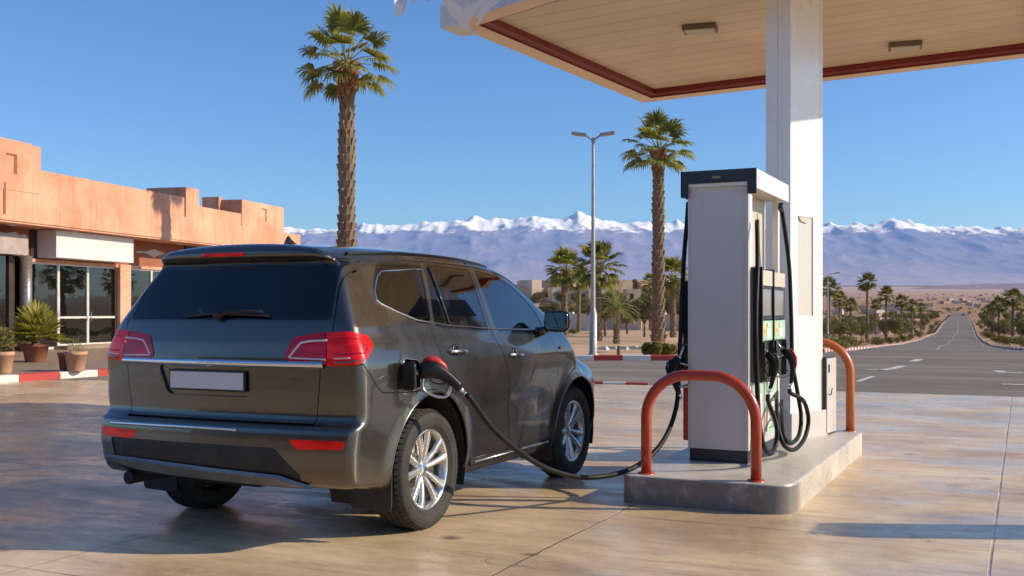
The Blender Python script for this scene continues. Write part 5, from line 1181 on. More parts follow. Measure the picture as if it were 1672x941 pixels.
    # shop front: framed glass panels
    def front(pxs, z0, z1, door=()):
        for i, (pa, pb) in enumerate(zip(pxs[:-1], pxs[1:])):
            ya, yb = u(pa), u(pb); nm = 'glass_door' if i in door else 'shop_window'; f = MB(); fw = .055
            f.box((n - .06, ya + .004, z0), (n + .02, ya + fw, z1)); f.box((n - .06, yb - fw, z0), (n + .02, yb - .004, z1)); f.box((n - .055, ya + fw, z1 - fw), (n + .015, yb - fw, z1)); f.box((n - .055, ya + fw, z0), (n + .015, yb - fw, z0 + (.16 if i in door else .08)))
            if i in door: f.box((n - .05, ya + fw, z0 + 1.03), (n + .03, yb - fw, z0 + 1.10))
            o = f.build(nm, M['frame'], e)
            g = MB(); g.box((n - .03, ya + fw, z0 + .05), (n - .02, yb - fw, z1 - fw)); g.build('pane', M['shop_glass'], o)
            if i in door:
                h = MB(); hy = yb - .12 if i == door[0] else ya + .12; h.tube([(n + .03, hy, z0 + .95), (n + .07, hy, z0 + .95), (n + .07, hy, z0 + 1.25), (n + .03, hy, z0 + 1.25)], .014, 8); h.build('handle', M['chrome'], o)
    front([49, 95, 143, 189], .16, 3.05, (1, 2))
    b = MB(); b.box((n - .3, u(189) + .02, .145), (n + .18, u(207), 3.16)); b.build('pier', T, e)
    b = MB(); b.box((n - .2, u(189) - .10, .145), (n + .04, u(189) + .02, 3.05)); b.build('cladding', M['dark_brown'], e)
    b = MB(); b.box((n - .2, u(207), .145), (n + .03, 17.9, .55)); b.build('plinth_wall', T, e)
    front([207, 247, 287, 330, 372, 412], .55, 3.05)
    b = MB(); b.box((n - .3, u(412), .145), (n + .12, 18.0, 3.16)); b.build('pier', T, e)
    # rear shell, floor, dark shop interior with pale counters
    b = MB(); b.box((-8.8, -7, .02), (-8.6, 18, Zs)); b.box((-8.8, 17.8, .02), (-1.3, 18.0, Zs)); b.box((-8.8, -7.0, .02), (-1.3, -6.8, Zs)); b.build('rear_wall', M['brown_red'], e)
    b = MB(); b.box((-8.6, -7, .02), (-1.3, 18, .12)); b.build('shop_floor', M['paving'], e)
    b = MB(); b.box((-5, 3.2, .12), (-4.4, 5.2, 1.2)); b.box((-4.2, 7.0, .12), (-3.6, 7.5, 2.0)); b.box((-3.5, 1.0, .12), (-3.2, 1.5, 1.9)); b.build('counter', M['sign_white'], e)
    b = MB(); b.box((n - .0, u(88), .145), (n + .55, u(192), .27)); b.build('door_step', M['paving'], e)
build_shop()
s_ = empty('shop_sign', (BA.x, BA.y, 0), BANG); ya, yb = uof(92, -.45), uof(218, -.45)
tag(s_, 'blank white signboard above the glass shop doors', 'sign'); q = MB(); q.box((-1.19, ya, 3.20), (-.45, yb, 4.10), bev=.012); q.build('board', M['sign_white'], s_); q = MB(); q.box((-.449, ya + .01, 3.70), (-.446, yb - .01, 3.712)); q.build('panel_joint', M['beige'], s_)
s_ = empty('shop_sign', (BA.x, BA.y, 0), BANG); ya, yb = uof(-140, -.75), uof(46, -.75)
tag(s_, 'peeling grey signboard at the left edge above the steel column', 'sign'); q = MB(); prof = [(ya, 3.22), (yb, 3.22), (yb, 3.78), (yb - .15, 3.90), (yb - .35, 3.84), (yb - .6, 3.93), (yb - 1.0, 3.86), (yb - 1.3, 3.88), (ya, 3.85)]
q.prism(prof, -1.15, -.75, Matrix(((0, 0, 1, 0), (1, 0, 0, 0), (0, 1, 0, 0), (0, 0, 0, 1)))); q.build('board', simple('grey_sign', (.38, .30, .27), .5, var=.25, scale=2), s_)

# ------------------------------------------------------------------ plants
def leafmat(name, c0, c1, sc=3.0, tr=.35, dead=None):
    m, nt, bs = mat(name); v = coords(nt); g = N(nt, 'ShaderNodeNewGeometry'); n1 = noise(nt, v, sc, 4, .7)
    f = math_(nt, 'ADD', math_(nt, 'MULTIPLY', n1, .7), math_(nt, 'MULTIPLY', g.outputs['Random Per Island'], .35)); c = ramp(nt, f, [(.30, c0), (.70, c1)])
    L(nt, c, bs.inputs['Base Color']); bs.inputs['Roughness'].default_value = .5; bs.inputs['Specular IOR Level'].default_value = .35
    out = [n for n in nt.nodes if n.type == 'OUTPUT_MATERIAL'][0]; t = N(nt, 'ShaderNodeBsdfTranslucent'); L(nt, mixc(nt, 1.0, c, (1.25, 1.15, .5), 'MULTIPLY'), t.inputs[0]); mx = N(nt, 'ShaderNodeMixShader'); mx.inputs[0].default_value = tr
    L(nt, bs.outputs[0], mx.inputs[1]); L(nt, t.outputs[0], mx.inputs[2]); L(nt, mx.outputs[0], out.inputs['Surface']); return m
M['palm_leaf'] = leafmat('palm_leaf', (.09, .11, .026), (.37, .37, .11), 1.5, .45)
M['palm_far'] = leafmat('palm_leaf_far', (.08, .09, .03), (.25, .24, .08), 1.5, .35)
M['petiole'] = simple('petiole', (.26, .26, .09), .5)
M['olive_leaf'] = leafmat('olive_leaf', (.085, .080, .035), (.26, .22, .09), .9, .3)
M['green_leaf'] = leafmat('green_leaf', (.080, .090, .030), (.25, .235, .08), .9, .3)
M['dark_leaf'] = leafmat('dark_leaf', (.055, .058, .028), (.15, .135, .055), .9, .25)
M['bush_leaf'] = leafmat('bush_leaf', (.085, .090, .022), (.28, .23, .06), 2, .3)
def bark(name, c0, c1): 
    m, nt, bs = mat(name); v = coords(nt); n1 = noise(nt, v, 5, 6, .7); n2 = noise(nt, v, 26, 4, .7); c = mixc(nt, framp(nt, n2, .4, .7, 0, .6), ramp(nt, n1, [(.3, c0), (.7, c1)]), tuple(x * .5 for x in c0)); L(nt, c, bs.inputs['Base Color']); bs.inputs['Roughness'].default_value = .9; bump(nt, bs, n2, .7, .03); return m
M['palm_bark'] = bark('palm_bark', (.20, .125, .075), (.40, .27, .17)); M['palm_boot'] = bark('palm_boots', (.26, .12, .055), (.42, .21, .10)); M['bark'] = bark('bark', (.12, .085, .06), (.24, .17, .12))

def fan_leaf(mb, base, az, el, plen, rad, rg, nseg=18, droop=.5, roll=0.0):
    """one fan-palm leaf: petiole plus folded fan whose tips droop"""
    d0 = Vector((math.cos(az) * math.cos(el), math.sin(az) * math.cos(el), math.sin(el))); side = Vector((-math.sin(az), math.cos(az), 0)); up = side.cross(d0) * -1
    if up.z < 0 and el < 1.2: up = -up
    mid = base + d0 * plen * .5 + Vector((0, 0, -.03 * plen)); tip = base + d0 * plen + Vector((0, 0, -.16 * plen * max(math.cos(el), 0)))
    mb.cur = 1; mb.tube([base, mid, tip], [.018 + rad * .012, .014 + rad * .008, .010 + rad * .004], 4, cap=False)
    mb.cur = 0; d = (tip - mid).normalized(); upv = side.cross(d); upv = -upv if upv.z < 0 else upv; side = (side + upv * roll).normalized()
    spread = R(112)
    for k in range(nseg):
        t = (k + .5) / nseg * 2 - 1; a = t * spread + rg.uniform(-.03, .03); ln = rad * (1 - .30 * abs(t) ** 2) * rg.uniform(.88, 1.06)
        dr = (d * math.cos(a) + side * math.sin(a)).normalized(); dr = (dr + upv * (.18 * abs(t) + .05)).normalized(); w = rad * .085 * rg.uniform(.85, 1.15) * 1.6 / nseg * 18 / 1.6
        sd_ = dr.cross(upv).normalized(); pts = []; p = Vector(tip); v_ = Vector(dr); L1 = ln * .55
        g = Vector((0, 0, -1))
        pts.append((p, w * .25)); p = p + v_ * L1; pts.append((p.copy(), w)); v2 = (v_ + g * droop * rg.uniform(.35, .8)).normalized(); p = p + v2 * ln * .27; pts.append((p.copy(), w * .55)); v3 = (v2 + g * droop * rg.uniform(.9, 1.9)).normalized(); p = p + v3 * ln * .22; pts.append((p.copy(), w * .06))
        vs = []; 
        for i, (q, ww) in enumerate(pts): f = upv * ww * (.45 if k % 2 else -.45) * (1 if i in (1,) else .4); vs += [q - sd_ * ww, q + f * 0 + sd_ * ww + f]
        mb.add(vs, [(2 * i, 2 * i + 1, 2 * i + 3, 2 * i + 2) for i in range(3)], False)
def palm_crown(n, rad, plen, seed, nseg=18, emin=-38, dead=4):
    rg = random.Random(seed); mb = MB()
    for i in range(n):
        t = (i + .5) / n; az = i * 2.399963 + rg.uniform(-.2, .2); el = R(86) - (R(86) - R(emin)) * t ** .78 + rg.uniform(-.09, .09); 
        fan_leaf(mb, Vector((.10 * math.cos(az), .10 * math.sin(az), .12 - .30 * t)), az, el, plen * rg.uniform(.8, 1.15), rad * rg.uniform(.82, 1.08), rg, nseg, .35 + .75 * t, rg.uniform(-.35, .35))
    return mb
def palm_trunk(h, r0, r1, seed, rings, per, boots=True, lean=(0, 0)):
    rg = random.Random(seed); mb = MB(); pr = []; 
    for i in range(25):
        t = i / 24; r = r0 + (r1 - r0) * t + .06 * r0 * math.sin(t * 21); 
        if t > .90: r *= 1 + (t - .90) * 4.5
        if t < .05: r *= 1.25 - 5 * t
        pr.append((Vector((lean[0] * t * t, lean[1] * t * t, h * t)), r))
    mb.tube([p for p, r in pr], [r for p, r in pr], 14)
    def at_(t): x = t * 24; i = min(int(x), 23); f = x - i; return pr[i][0].lerp(pr[i + 1][0], f), pr[i][1] * (1 - f) + pr[i + 1][1] * f
    for i in range(rings):
        t = (i + .5) / rings * .995; c, r = at_(t)
        for k in range(per):
            a = 2 * PI * (k + .5 * (i % 2)) / per + rg.uniform(-.12, .12); w = 2 * PI * r / per * .42; hh = h / rings * 1.25; out = r * rg.uniform(.16, .42) * (1.6 if t > .88 else 1)
            mb.cur = 1 if t > .86 else 0
            o = Vector((math.cos(a), math.sin(a), 0)); s = Vector((-math.sin(a), math.cos(a), 0)); b = c + o * (r * .96)
            vs = [b - s * w - Vector((0, 0, hh * .5)), b + s * w - Vector((0, 0, hh * .5)), b + s * w * .7 + o * out + Vector((0, 0, hh * .42)), b - s * w * .7 + o * out + Vector((0, 0, hh * .42)), b + s * w * .7 + Vector((0, 0, hh * .5)), b - s * w * .7 + Vector((0, 0, hh * .5))]
            mb.add(vs, [(0, 1, 2, 3), (3, 2, 4, 5), (0, 3, 5), (1, 4, 2)], False)
    return mb, pr[-1][0]
def palm(name, px, depth, top_py, r0, crown_args, seed, label, rings, per, group=None, lean=(0, 0), rot=0):
    g = gat(px, depth); e = empty(name, g, rot); tag(e, label, 'palm tree', group); h = zat(top_py, depth) - g.z
    tb, tip = palm_trunk(h, r0, r0 * .86, seed, rings, per, lean=lean); tb.build('trunk', [M['palm_bark'], M['palm_boot']], e)
    cb = palm_crown(seed=seed + 1, **crown_args); o = cb.build('crown', [M['palm_leaf'], M['petiole']], e); o.location = tip; return e
palm('palm_tree', 566, 40, 101, .30, dict(n=26, rad=.90, plen=1.15, nseg=24, emin=-30), 11, 'tallest palm, rising behind the roof of the parked SUV', 34, 8)
palm('palm_tree', 1075, 52, 243, .28, dict(n=27, rad=.88, plen=1.05, nseg=22, emin=-26), 23, 'tall palm between the street lamp and the fuel dispenser', 32, 8)
palm('palm_tree', 922, 59, 440, .155, dict(n=32, rad=.62, plen=.65, nseg=14), 31, 'short palm beside the SUV mirror, left of the street lamp', 16, 8)
palm('palm_tree', 977, 52, 436, .145, dict(n=34, rad=.68, plen=.75, nseg=14), 37, 'palm standing directly behind the street lamp pole', 17, 8)
palm('palm_tree', 945, 75, 458, .12, dict(n=26, rad=.50, plen=.5, nseg=12), 41, 'small thin palm between two bigger palms left of the lamp', 14, 7)
palm('palm_tree', 1099, 60, 452, .15, dict(n=30, rad=.62, plen=.62, nseg=14), 43, 'palm just left of the dispenser, right of the tall trunk', 15, 8)
palm('palm_tree', 1062, 84, 462, .11, dict(n=22, rad=.48, plen=.45, nseg=10), 47, 'small palm half hidden behind the tall palm trunk', 10, 6)

# leafy crowns ------------------------------------------------------
def leaf_cloud(blobs, n, size, seed, bot=-1e9):
    """leaf-sized faces spread through several ellipsoidal clumps"""
    rg = random.Random(seed); mb = MB(); tot = sum(b[1][0] * b[1][2] for b in blobs)
    for c, rad in blobs:
        k = int(n * rad[0] * rad[2] / tot)
        for _ in range(k):
            while True:
                p = Vector((rg.uniform(-1, 1), rg.uniform(-1, 1), rg.uniform(-1, 1)))
                if .25 < p.length < 1: break
            p = p.normalized() * (p.length ** .45); q = Vector((c[0] + p.x * rad[0], c[1] + p.y * rad[1], c[2] + p.z * rad[2]))
            if q.z < bot: continue
            s = size * rg.uniform(.6, 1.35); a = Vector((rg.gauss(0, 1), rg.gauss(0, 1), rg.gauss(0, .8))).normalized(); b = a.cross(Vector((rg.gauss(0, 1), rg.gauss(0, 1), rg.gauss(0, 1)))).normalized()
            mb.add([q - a * s, q - b * s * .38, q + a * s, q + b * s * .38], [(0, 1, 2, 3)], False)
    return mb
def tree_mesh(seed, h=5.0, w=4.2, n=1500, size=.16, trunk=.32):
    rg = random.Random(seed); blobs = []; t = MB(); th = h * trunk; t.tube([(0, 0, -.3), (.03, .02, th * .6), (.06, -.03, th)], [.14, .11, .09], 7)
    for k in range(9):
        a = 2 * PI * k / 9 + rg.uniform(-.4, .4); rr = w * .28 * rg.uniform(.4, 1.1); z = h * rg.uniform(.45, .82); blobs.append(((rr * math.cos(a), rr * math.sin(a), z), (w * .24 * rg.uniform(.7, 1.2), w * .24 * rg.uniform(.7, 1.2), h * .17 * rg.uniform(.7, 1.2))))
        t.tube([(.05, -.02, th * .9), (rr * .45 * math.cos(a), rr * .45 * math.sin(a), (th + z) / 2), (rr * math.cos(a), rr * math.sin(a), z)], [.06, .045, .02], 5)
    blobs.append(((0, 0, h * .80), (w * .26, w * .26, h * .18))); blobs.append(((0, 0, h * .55), (w * .32, w * .32, h * .16)))
    return t, leaf_cloud(blobs, n, size, seed + 1)
def make_tree(name, seed, m, loc, label, cat='tree', group=None, sc=1.0, **kw):
    e = empty(name, loc, rng.uniform(0, 6)); e.scale = (sc, sc, sc); tag(e, label, cat, group); t, l = tree_mesh(seed, **kw); t.build('trunk', M['bark'], e); l.build('crown', m, e); return e
def make_bush(name, seed, m, loc, label, w, h, group=None, n=1300, size=.05, d=None):
    rg = random.Random(seed); d = d or w * .7; blobs = [((rg.uniform(-.32, .32) * w, rg.uniform(-.3, .3) * d, h * rg.uniform(.35, .62)), (w * .24, d * .28, h * .34)) for _ in range(8)]
    e = empty(name, loc); tag(e, label, 'bush', group); st = MB()
    for k in range(7): a = k * .9; st.tube([(0, 0, -.05), (.2 * w * math.cos(a), .2 * d * math.sin(a), h * .6)], [.015, .006], 4)
    st.build('stems', M['bark'], e); leaf_cloud(blobs, n, size, seed, bot=0.0).build('foliage', m, e); return e
# feather palm at the centre
def feather_palm(name, loc, h, ln, seed, label):
    e = empty(name, loc); tag(e, label, 'palm tree'); rg = random.Random(seed); t, tip = palm_trunk(h, .13, .12, seed, 10, 7); t.build('trunk', [M['palm_bark'], M['palm_boot']], e); mb = MB(); mb.cur = 0
    for i in range(26):
        az = i * 2.4 + rg.uniform(-.2, .2); el = R(82) - R(95) * (i / 26) ** .8; pts = []; p = Vector(tip); v_ = Vector((math.cos(az) * math.cos(el), math.sin(az) * math.cos(el), math.sin(el)))
        for k in range(9): pts.append(p.copy()); p += v_ * ln / 8; v_ = (v_ + Vector((0, 0, -.16))).normalized()
        mb.cur = 1; mb.tube(pts, .012, 4, cap=False); mb.cur = 0
        for k in range(2, 9):
            for q in range(3):
                f = q / 3; c = pts[k - 1].lerp(pts[k], f); tv = (pts[k] - pts[k - 1]).normalized(); sd_ = tv.cross(Vector((0, 0, 1))).normalized()
                for sg in (1, -1):
                    dl = (sd_ * sg + tv * .9 + Vector((0, 0, .15))).normalized(); l_ = ln * .24 * (1.1 - (k / 9) ** 2 * .7); mb.add([c - tv * .012, c + tv * .012, c + dl * l_ + Vector((0, 0, -.05 * l_))], [(0, 1, 2)])
    mb.build('crown', [M['palm_leaf'], M['petiole']], e); return e
feather_palm('palm_tree', gat(1007, 48), 1.55, 1.35, 51, 'low feathery young palm standing on the sand right of the lamp')

# potted plants ------------------------------------------------------
M['clay'] = simple('clay_pot', (.24, .085, .045), .7, var=.2, bumpd=.002); M['clay_pale'] = simple('pale_clay_pot', (.48, .27, .16), .75, var=.15, bumpd=.002); M['soil'] = simple('soil', (.05, .035, .022), .95)
def pot(name, loc, r, h, m, label, cat='plant pot'):
    e = empty(name, loc); tag(e, label, cat); b = MB(); b.lathe([(0, 0), (r * .70, 0), (r * .74, .02), (r * .93, h * .80), (r, h * .81), (r * 1.03, h * .86), (r * 1.03, h), (r * .90, h), (r * .88, h * .86), (0, h * .86)], 32); b.build('pot', m, e)
    b = MB(); b.lathe([(r * .87, h * .87), (0, h * .90)], 24); b.build('soil', M['soil'], e); return e
d0 = 1.298 * FPX / (591 - HY); e = pot('potted_palm', at(58, d0, .145), .335, .47, M['clay'], 'large terracotta pot with a spiky fan palm by the shop doors', 'potted plant')
rg = random.Random(5); cb = MB()
for i in range(34):
    az = i * 2.4 + rg.uniform(-.2, .2); el = R(84) - R(90) * (i / 34) ** .9
    fan_leaf(cb, Vector((0, 0, .62)), az, el, rg.uniform(.30, .50), rg.uniform(.44, .58), rg, 20, .06)
M['frond'] = leafmat('potted_frond', (.16, .17, .035), (.46, .42, .10), 3, .45); cb.build('fronds', [M['frond'], M['petiole']], e); tb, _ = palm_trunk(.46, .09, .08, 9, 5, 7); o = tb.build('stem', [M['palm_bark'], M['palm_boot']], e); o.location = (0, 0, .38)
d1 = 1.298 * FPX / (606 - HY); e = pot('potted_plant', at(124, d1, .145), .235, .43, M['clay_pale'], 'small pale clay pot with a few weedy sprigs near the kerb', 'potted plant')
cb = MB(); rg = random.Random(8)
for i in range(16):
    a = rg.uniform(0, 6.28); l_ = rg.uniform(.12, .36); p = Vector((rg.uniform(-.12, .12), rg.uniform(-.12, .12), .37)); q = p + Vector((.10 * math.cos(a), .10 * math.sin(a), l_)); cb.cur = 1; cb.tube([p, q], .004, 4); cb.cur = 0
    for k in range(6): c = p.lerp(q, .3 + .12 * k); dd = Vector((math.cos(a + k * 2), math.sin(a + k * 2), .4)) * .06; cb.add([c, c + dd * .5 + Vector((.015, 0, 0)), c + dd, c + dd * .5 - Vector((.015, 0, 0))], [(0, 1, 2, 3)])
cb.build('sprigs', [M['bush_leaf'], M['petiole']], e)
pot('plant_pot', at(109, d1 + .25, .145), .19, .40, M['clay'], 'dark red empty pot tucked behind the small pale pot')
e = pot('potted_plant', at(5, 1.298 * FPX / (610 - HY), .145), .22, .46, M['clay_pale'], 'pale pot with a low bushy plant at the left edge', 'potted plant')
leaf_cloud([((0, 0, .62), (.26, .26, .18)), ((-.1, .1, .8), (.2, .2, .16))], 420, .05, 3).build('foliage', M['bush_leaf'], e)

# street furniture -------------------------------------------------
def lamp_post(px, d, top_py, label, arm=.62, r=.074, s=1.0, group=None):
    g = gat(px, d); h = zat(top_py, d) - g.z; e = empty('street_lamp', g, TH - R(4)); tag(e, label, 'street lamp', group)
    b = MB(); b.lathe([(r * 2.5, 0), (r * 2.5, .04), (r * 1.75, .06), (r * 1.7, 1.35 * s), (r * 1.15, 1.48 * s), (r * 1.05, 1.6 * s), (r * .62, h)], 20); b.build('pole', M['galv'], e)
    b = MB(); b.lathe([(r * .9, h - .10), (r * .9, h + .03), (.01, h + .06)], 12); b.build('cap', M['galv'], e)
    for sg in (1, -1):
        q = MB(); q.tube([(0, 0, h - .03), (sg * arm * .5, 0, h + .06), (sg * arm, 0, h + .15)], .030 * s, 8)
        ao = q.build('arm', M['galv'], e); Mx = Matrix.Translation((sg * (arm + .20), 0, h + .18)) @ Matrix.Rotation(-sg * R(8), 4, 'Y')
        q = MB(); q.box((-.25, -.11, -.045), (.25, .11, .055), Mx, bev=.035); q.build('lamp_head', M['galv'], ao)
        q = MB(); q.box((-.19, -.08, -.058), (.19, .08, -.045), Mx); q.build('lens', M['beige'], ao)
    return e
M['galv'] = simple('galvanised_steel', (.40, .38, .35), .45, .5, var=.12)
lamp_post(968.5, 35, 228, 'tall double-headed street lamp on the sand behind the SUV bonnet', arm=.26)
make_bush('kerb_bush', 61, M['bush_leaf'], gat(1062, 32.6), 'rounded clipped bush beside the kerb, left one of the pair', .72, .56, n=1500)
make_bush('kerb_bush', 63, M['bush_leaf'], gat(1090, 32.9), 'rounded clipped bush nearest the dispenser, right one of the pair', .78, .50, n=1500)
b = empty('marker_post', gat(1010, 34.5)); tag(b, 'short wooden marker post on the sand in front of the low palm', 'post'); q = MB(); q.box((-.045, -.045, -.05), (.045, .045, .30), bev=.01); q.build('stake', M['bark'], b); q = MB(); q.box((-.05, -.05, .30), (.05, .05, .325)); q.build('cap', M['clay'], b)
for k, (px, dd) in enumerate(((985, 40), (1000, 40.5), (1018, 40.3), (1034, 40.6), (1048, 40.4))):
    g = gat(px, dd); e = meshobj('edging_stone', *(lambda r_: ([Vector((r_.uniform(.8, 1.2) * x * .20, r_.uniform(.8, 1.2) * y * .12, z * .11 * r_.uniform(.8, 1.2))) for x, y, z in ((-1, -1, 0), (1, -1, 0), (1, 1, 0), (-1, 1, 0), (-.7, -.6, 1), (.7, -.6, 1), (.7, .6, 1), (-.7, .6, 1))], [(4, 5, 6, 7), (0, 1, 5, 4), (1, 2, 6, 5), (2, 3, 7, 6), (3, 0, 4, 7)]))(random.Random(k)), M['beige'], loc=g); tag(e, 'small pale edging stone in a row on the sand beside the low palm', 'stone', 'edging stones on the sand')
# ------------------------------------------------------------------ middle distance: walls, shrubs, village
def mkwall(name, pts, h, m, label, posts=3.0):
    e = empty(name, pts[0]); tag(e, label, 'wall'); o = Vector(pts[0]); b = MB(); c = MB(); 
    for p, q in zip(pts[:-1], pts[1:]):
        p, q = Vector(p) - o, Vector(q) - o; t = (q - p); ang = math.atan2(t.y, t.x); l = math.hypot(t.x, t.y); Mx = Matrix.Translation(p) @ Matrix.Rotation(ang, 4, 'Z'); b.box((0, -.1, -.3), (l, .1, h), Mx); c.box((-.02, -.14, h), (l + .02, .14, h + .09), Mx)
    b.build('wall_panel', m, e); c.build('coping', m, e)
    k = 0; p0, p1 = Vector(pts[0]) - o, Vector(pts[-1]) - o; n = max(2, int((p1 - p0).length / posts))
    for i in range(n + 1): q = p0.lerp(p1, i / n); pb = MB(); pb.box((q.x - .17, q.y - .17, -.3), (q.x + .17, q.y + .17, h + .22)); pb.build('pier', m, e)
M['sand_wall'] = plaster('sand_plaster', (.50, .35, .24), (.64, .48, .35)); M['pale_wall'] = plaster('pale_plaster', (.56, .44, .34), (.70, .58, .47)); M['pink_wall'] = plaster('pink_plaster', (.50, .30, .21), (.62, .40, .29)); M['window_dark'] = simple('dark_window', (.03, .03, .035), .3)
mkwall('garden_wall', [gat(905, 82), gat(962, 80)], 1.15, M['pale_wall'], 'cream garden wall behind the short palms left of the lamp')
mkwall('garden_wall', [gat(972, 86), gat(1045, 84)], 1.0, M['sand_wall'], 'sand coloured garden wall between the lamp and the tall palm')
mkwall('garden_wall', [gat(1084, 80), gat(1200, 78)], 1.1, M['pale_wall'], 'cream garden wall right of the tall palm trunk')
# small houses of the village ------------------------------------
def house(px, d, w, dp, h, m, label, group, rz=None, det=True, tower=False):
    g = gat(px, d); rz = rng.uniform(-.5, .5) + TH if rz is None else rz; e = empty('house', g, rz); tag(e, label, 'house', group)
    b = MB(); b.box((-w / 2, -dp / 2, -2), (w / 2, dp / 2, h)); b.build('wall', m, e)
    b = MB(); t = .25; b.box((-w / 2, -dp / 2, h), (w / 2, -dp / 2 + t, h + .5)); b.box((-w / 2, dp / 2 - t, h), (w / 2, dp / 2, h + .5)); b.box((-w / 2, -dp / 2 + t, h), (-w / 2 + t, dp / 2 - t, h + .5)); b.box((w / 2 - t, -dp / 2 + t, h), (w / 2, dp / 2 - t, h + .5)); b.build('roof_parapet', m, e)
    if det:
        nf = max(1, int(h / 3)); nw = max(2, int(w / 3))
        for f in range(nf):
            for k in range(nw):
                x = -w / 2 + w * (k + .5) / nw; z = 1.0 + f * 3
                q = MB(); q.box((x - .45, -dp / 2 - .03, z), (x + .45, -dp / 2 + .02, z + 1.2)); q.build('window', M['window_dark'], e)
        for f in range(nf): q = MB(); q.box((w / 2 - .02, -.5, 1 + f * 3), (w / 2 + .03, .5, 2.2 + f * 3)); q.build('window', M['window_dark'], e)
    return e
VG = 'flat-roofed houses of the village below the mountains'
wm = [M['sand_wall'], M['pale_wall'], M['pink_wall']]
house(873, 260, 2.6, 2.6, 5.0, M['pale_wall'], 'slim pale tower house just above the SUV mirror', None)
house(866, 270, 5, 5, 3.0, M['pink_wall'], 'pink block house below the slim tower beside the mirror', None)
house(886, 280, 5, 5, 2.6, M['sand_wall'], 'sand coloured house right of the pink block house', None)
house(1043, 330, 7, 6, 4.0, M['pale_wall'], 'pale house between the low palm and the tall palm trunk', None)
r_ = random.Random(77)
for k in range(72):
    px = 850 + 260 * (k + r_.random()) / 72; d = r_.choice([260, 330, 400, 480, 560, 660]) * r_.uniform(.9, 1.1)
    house(px, d, r_.uniform(4.5, 10), r_.uniform(4, 7), r_.choice([2.8, 3.2, 5.0]), wm[k % 3], 'small flat-roofed earthen house in the hazy village between SUV and dispenser', VG, det=d < 320)
for k in range(26):
    px = 520 + 340 * (k + r_.random()) / 26; house(px, r_.uniform(240, 450), r_.uniform(6, 12), 7, 3.4, wm[k % 3], 'flat-roofed earthen house of the village hidden behind the SUV', 'houses behind the SUV', det=False) if k % 3 == 0 else None
for k in range(40):
    px = r_.uniform(1352, 1490); d = r_.uniform(300, 560) if k < 20 else r_.uniform(650, 1500); 
    pass
    s = .6 if d < 650 else .95; house(px, d, r_.uniform(7, 12) * s, 7, 3.6 * s, wm[k % 3] if r_.random() < .6 else M['pale_wall'], 'pale flat-roofed house on the slope left of the long road', 'houses on the slope left of the road', det=False)
for k in range(30):
    px = r_.uniform(1480, 1672); d = r_.uniform(1300, 2600); house(px, d, r_.uniform(8, 14), 10, 4, wm[k % 3], 'tiny flat-roofed house on the plain beyond the end of the road', 'houses on the far plain', det=False)
for k, (px, py) in enumerate(((1037, 458), (1044, 463))):
    g = gat(px, 260); h = zat(py, 260) - g.z; e = empty('chimney_stack', g); tag(e, ('taller' if k == 0 else 'shorter') + ' thin chimney stack rising from the village', 'chimney'); q = MB(); q.lathe([(.8, -1), (.55, h * .9), (.7, h * .91), (.7, h)], 12); q.build('shaft', M['pink_wall'] if k else M['bark'], e); q = MB(); q.lathe([(.72, h), (.5, h + .3), (0, h + .3)], 12); q.build('cap', M['bark'], e)
# shrubs and round trees -------------------------------------------
def proto(name, seed, m, label, group, **kw):
    e = make_tree(name, seed, m, (0, 0, 0), label, 'tree', group, **kw); return e
CG = 'round trees on the sand in the middle distance'
T1 = proto('olive_tree', 101, M['olive_leaf'], 'round olive tree', CG, h=3.6, w=4.4, n=2600, size=.13); T2 = proto('olive_tree', 107, M['dark_leaf'], 'dark round tree', CG, h=4.2, w=4.6, n=2600, size=.13); T3 = proto('garden_tree', 113, M['green_leaf'], 'green round tree', CG, h=5, w=4.2, n=2400, size=.15)
T4 = proto('avenue_tree', 121, M['olive_leaf'], 'avenue', CG, h=6, w=5.2, n=2200, size=.20); T5 = proto('avenue_tree', 127, M['green_leaf'], 'avenue', CG, h=6, w=5.6, n=2200, size=.20); T6 = proto('avenue_tree', 131, M['dark_leaf'], 'avenue', CG, h=6, w=6.0, n=2200, size=.20)
used = set()
def plant(pr, px, d, sc, label, group=None, asp=1.0):
    if pr.name in used: e = copy_tree(pr)
    else: used.add(pr.name); e = pr
    e.location = gat(px, d); e.rotation_euler = (0, 0, rng.uniform(0, 6.2)); e.scale = (sc, sc, sc * asp); e['label'] = label
    if group: e['group'] = group
    elif 'group' in e: del e['group']
    return e
mid = [(T2, 893, 110, .6, 'dark round tree right above the SUV bonnet'), (T1, 908, 110, .6, 'low olive tree just left of the first short palm'), (T3, 935, 110, .5, 'green bushy tree behind the small thin palm'), (T1, 955, 92, .62, 'olive tree in front of the cream wall near the lamp'), (T2, 988, 64, .62, 'dark bushy tree just behind the low feathery palm'),
       (T1, 1024, 70, .58, 'olive tree right of the low feathery palm'), (T2, 1052, 62, .55, 'dark dense shrubby tree left of the tall palm trunk'), (T3, 1040, 100, .5, 'green tree behind the dark shrubby one'), (T2, 1090, 98, .62, 'dark tree between the tall palm and the dispenser'), (T1, 1112, 88, .70, 'olive tree partly hidden by the dispenser'), (T2, 1005, 105, .5, 'dark tree behind the sand coloured garden wall'), (T3, 1070, 120, .7, 'leafy tree behind the tall palm trunk')]
for k, (p_, px, d, sc, lab) in enumerate(mid): plant(p_, px, d, sc, lab or 'low olive tree in front of the village houses', None)
for k in range(30):
    px = 850 + 262 * (k + r_.random()) / 30; plant(r_.choice([T1, T2, T3]), px, r_.uniform(150, 420), r_.uniform(.5, .8), 'small dark tree scattered among the village houses', 'trees among the village houses')
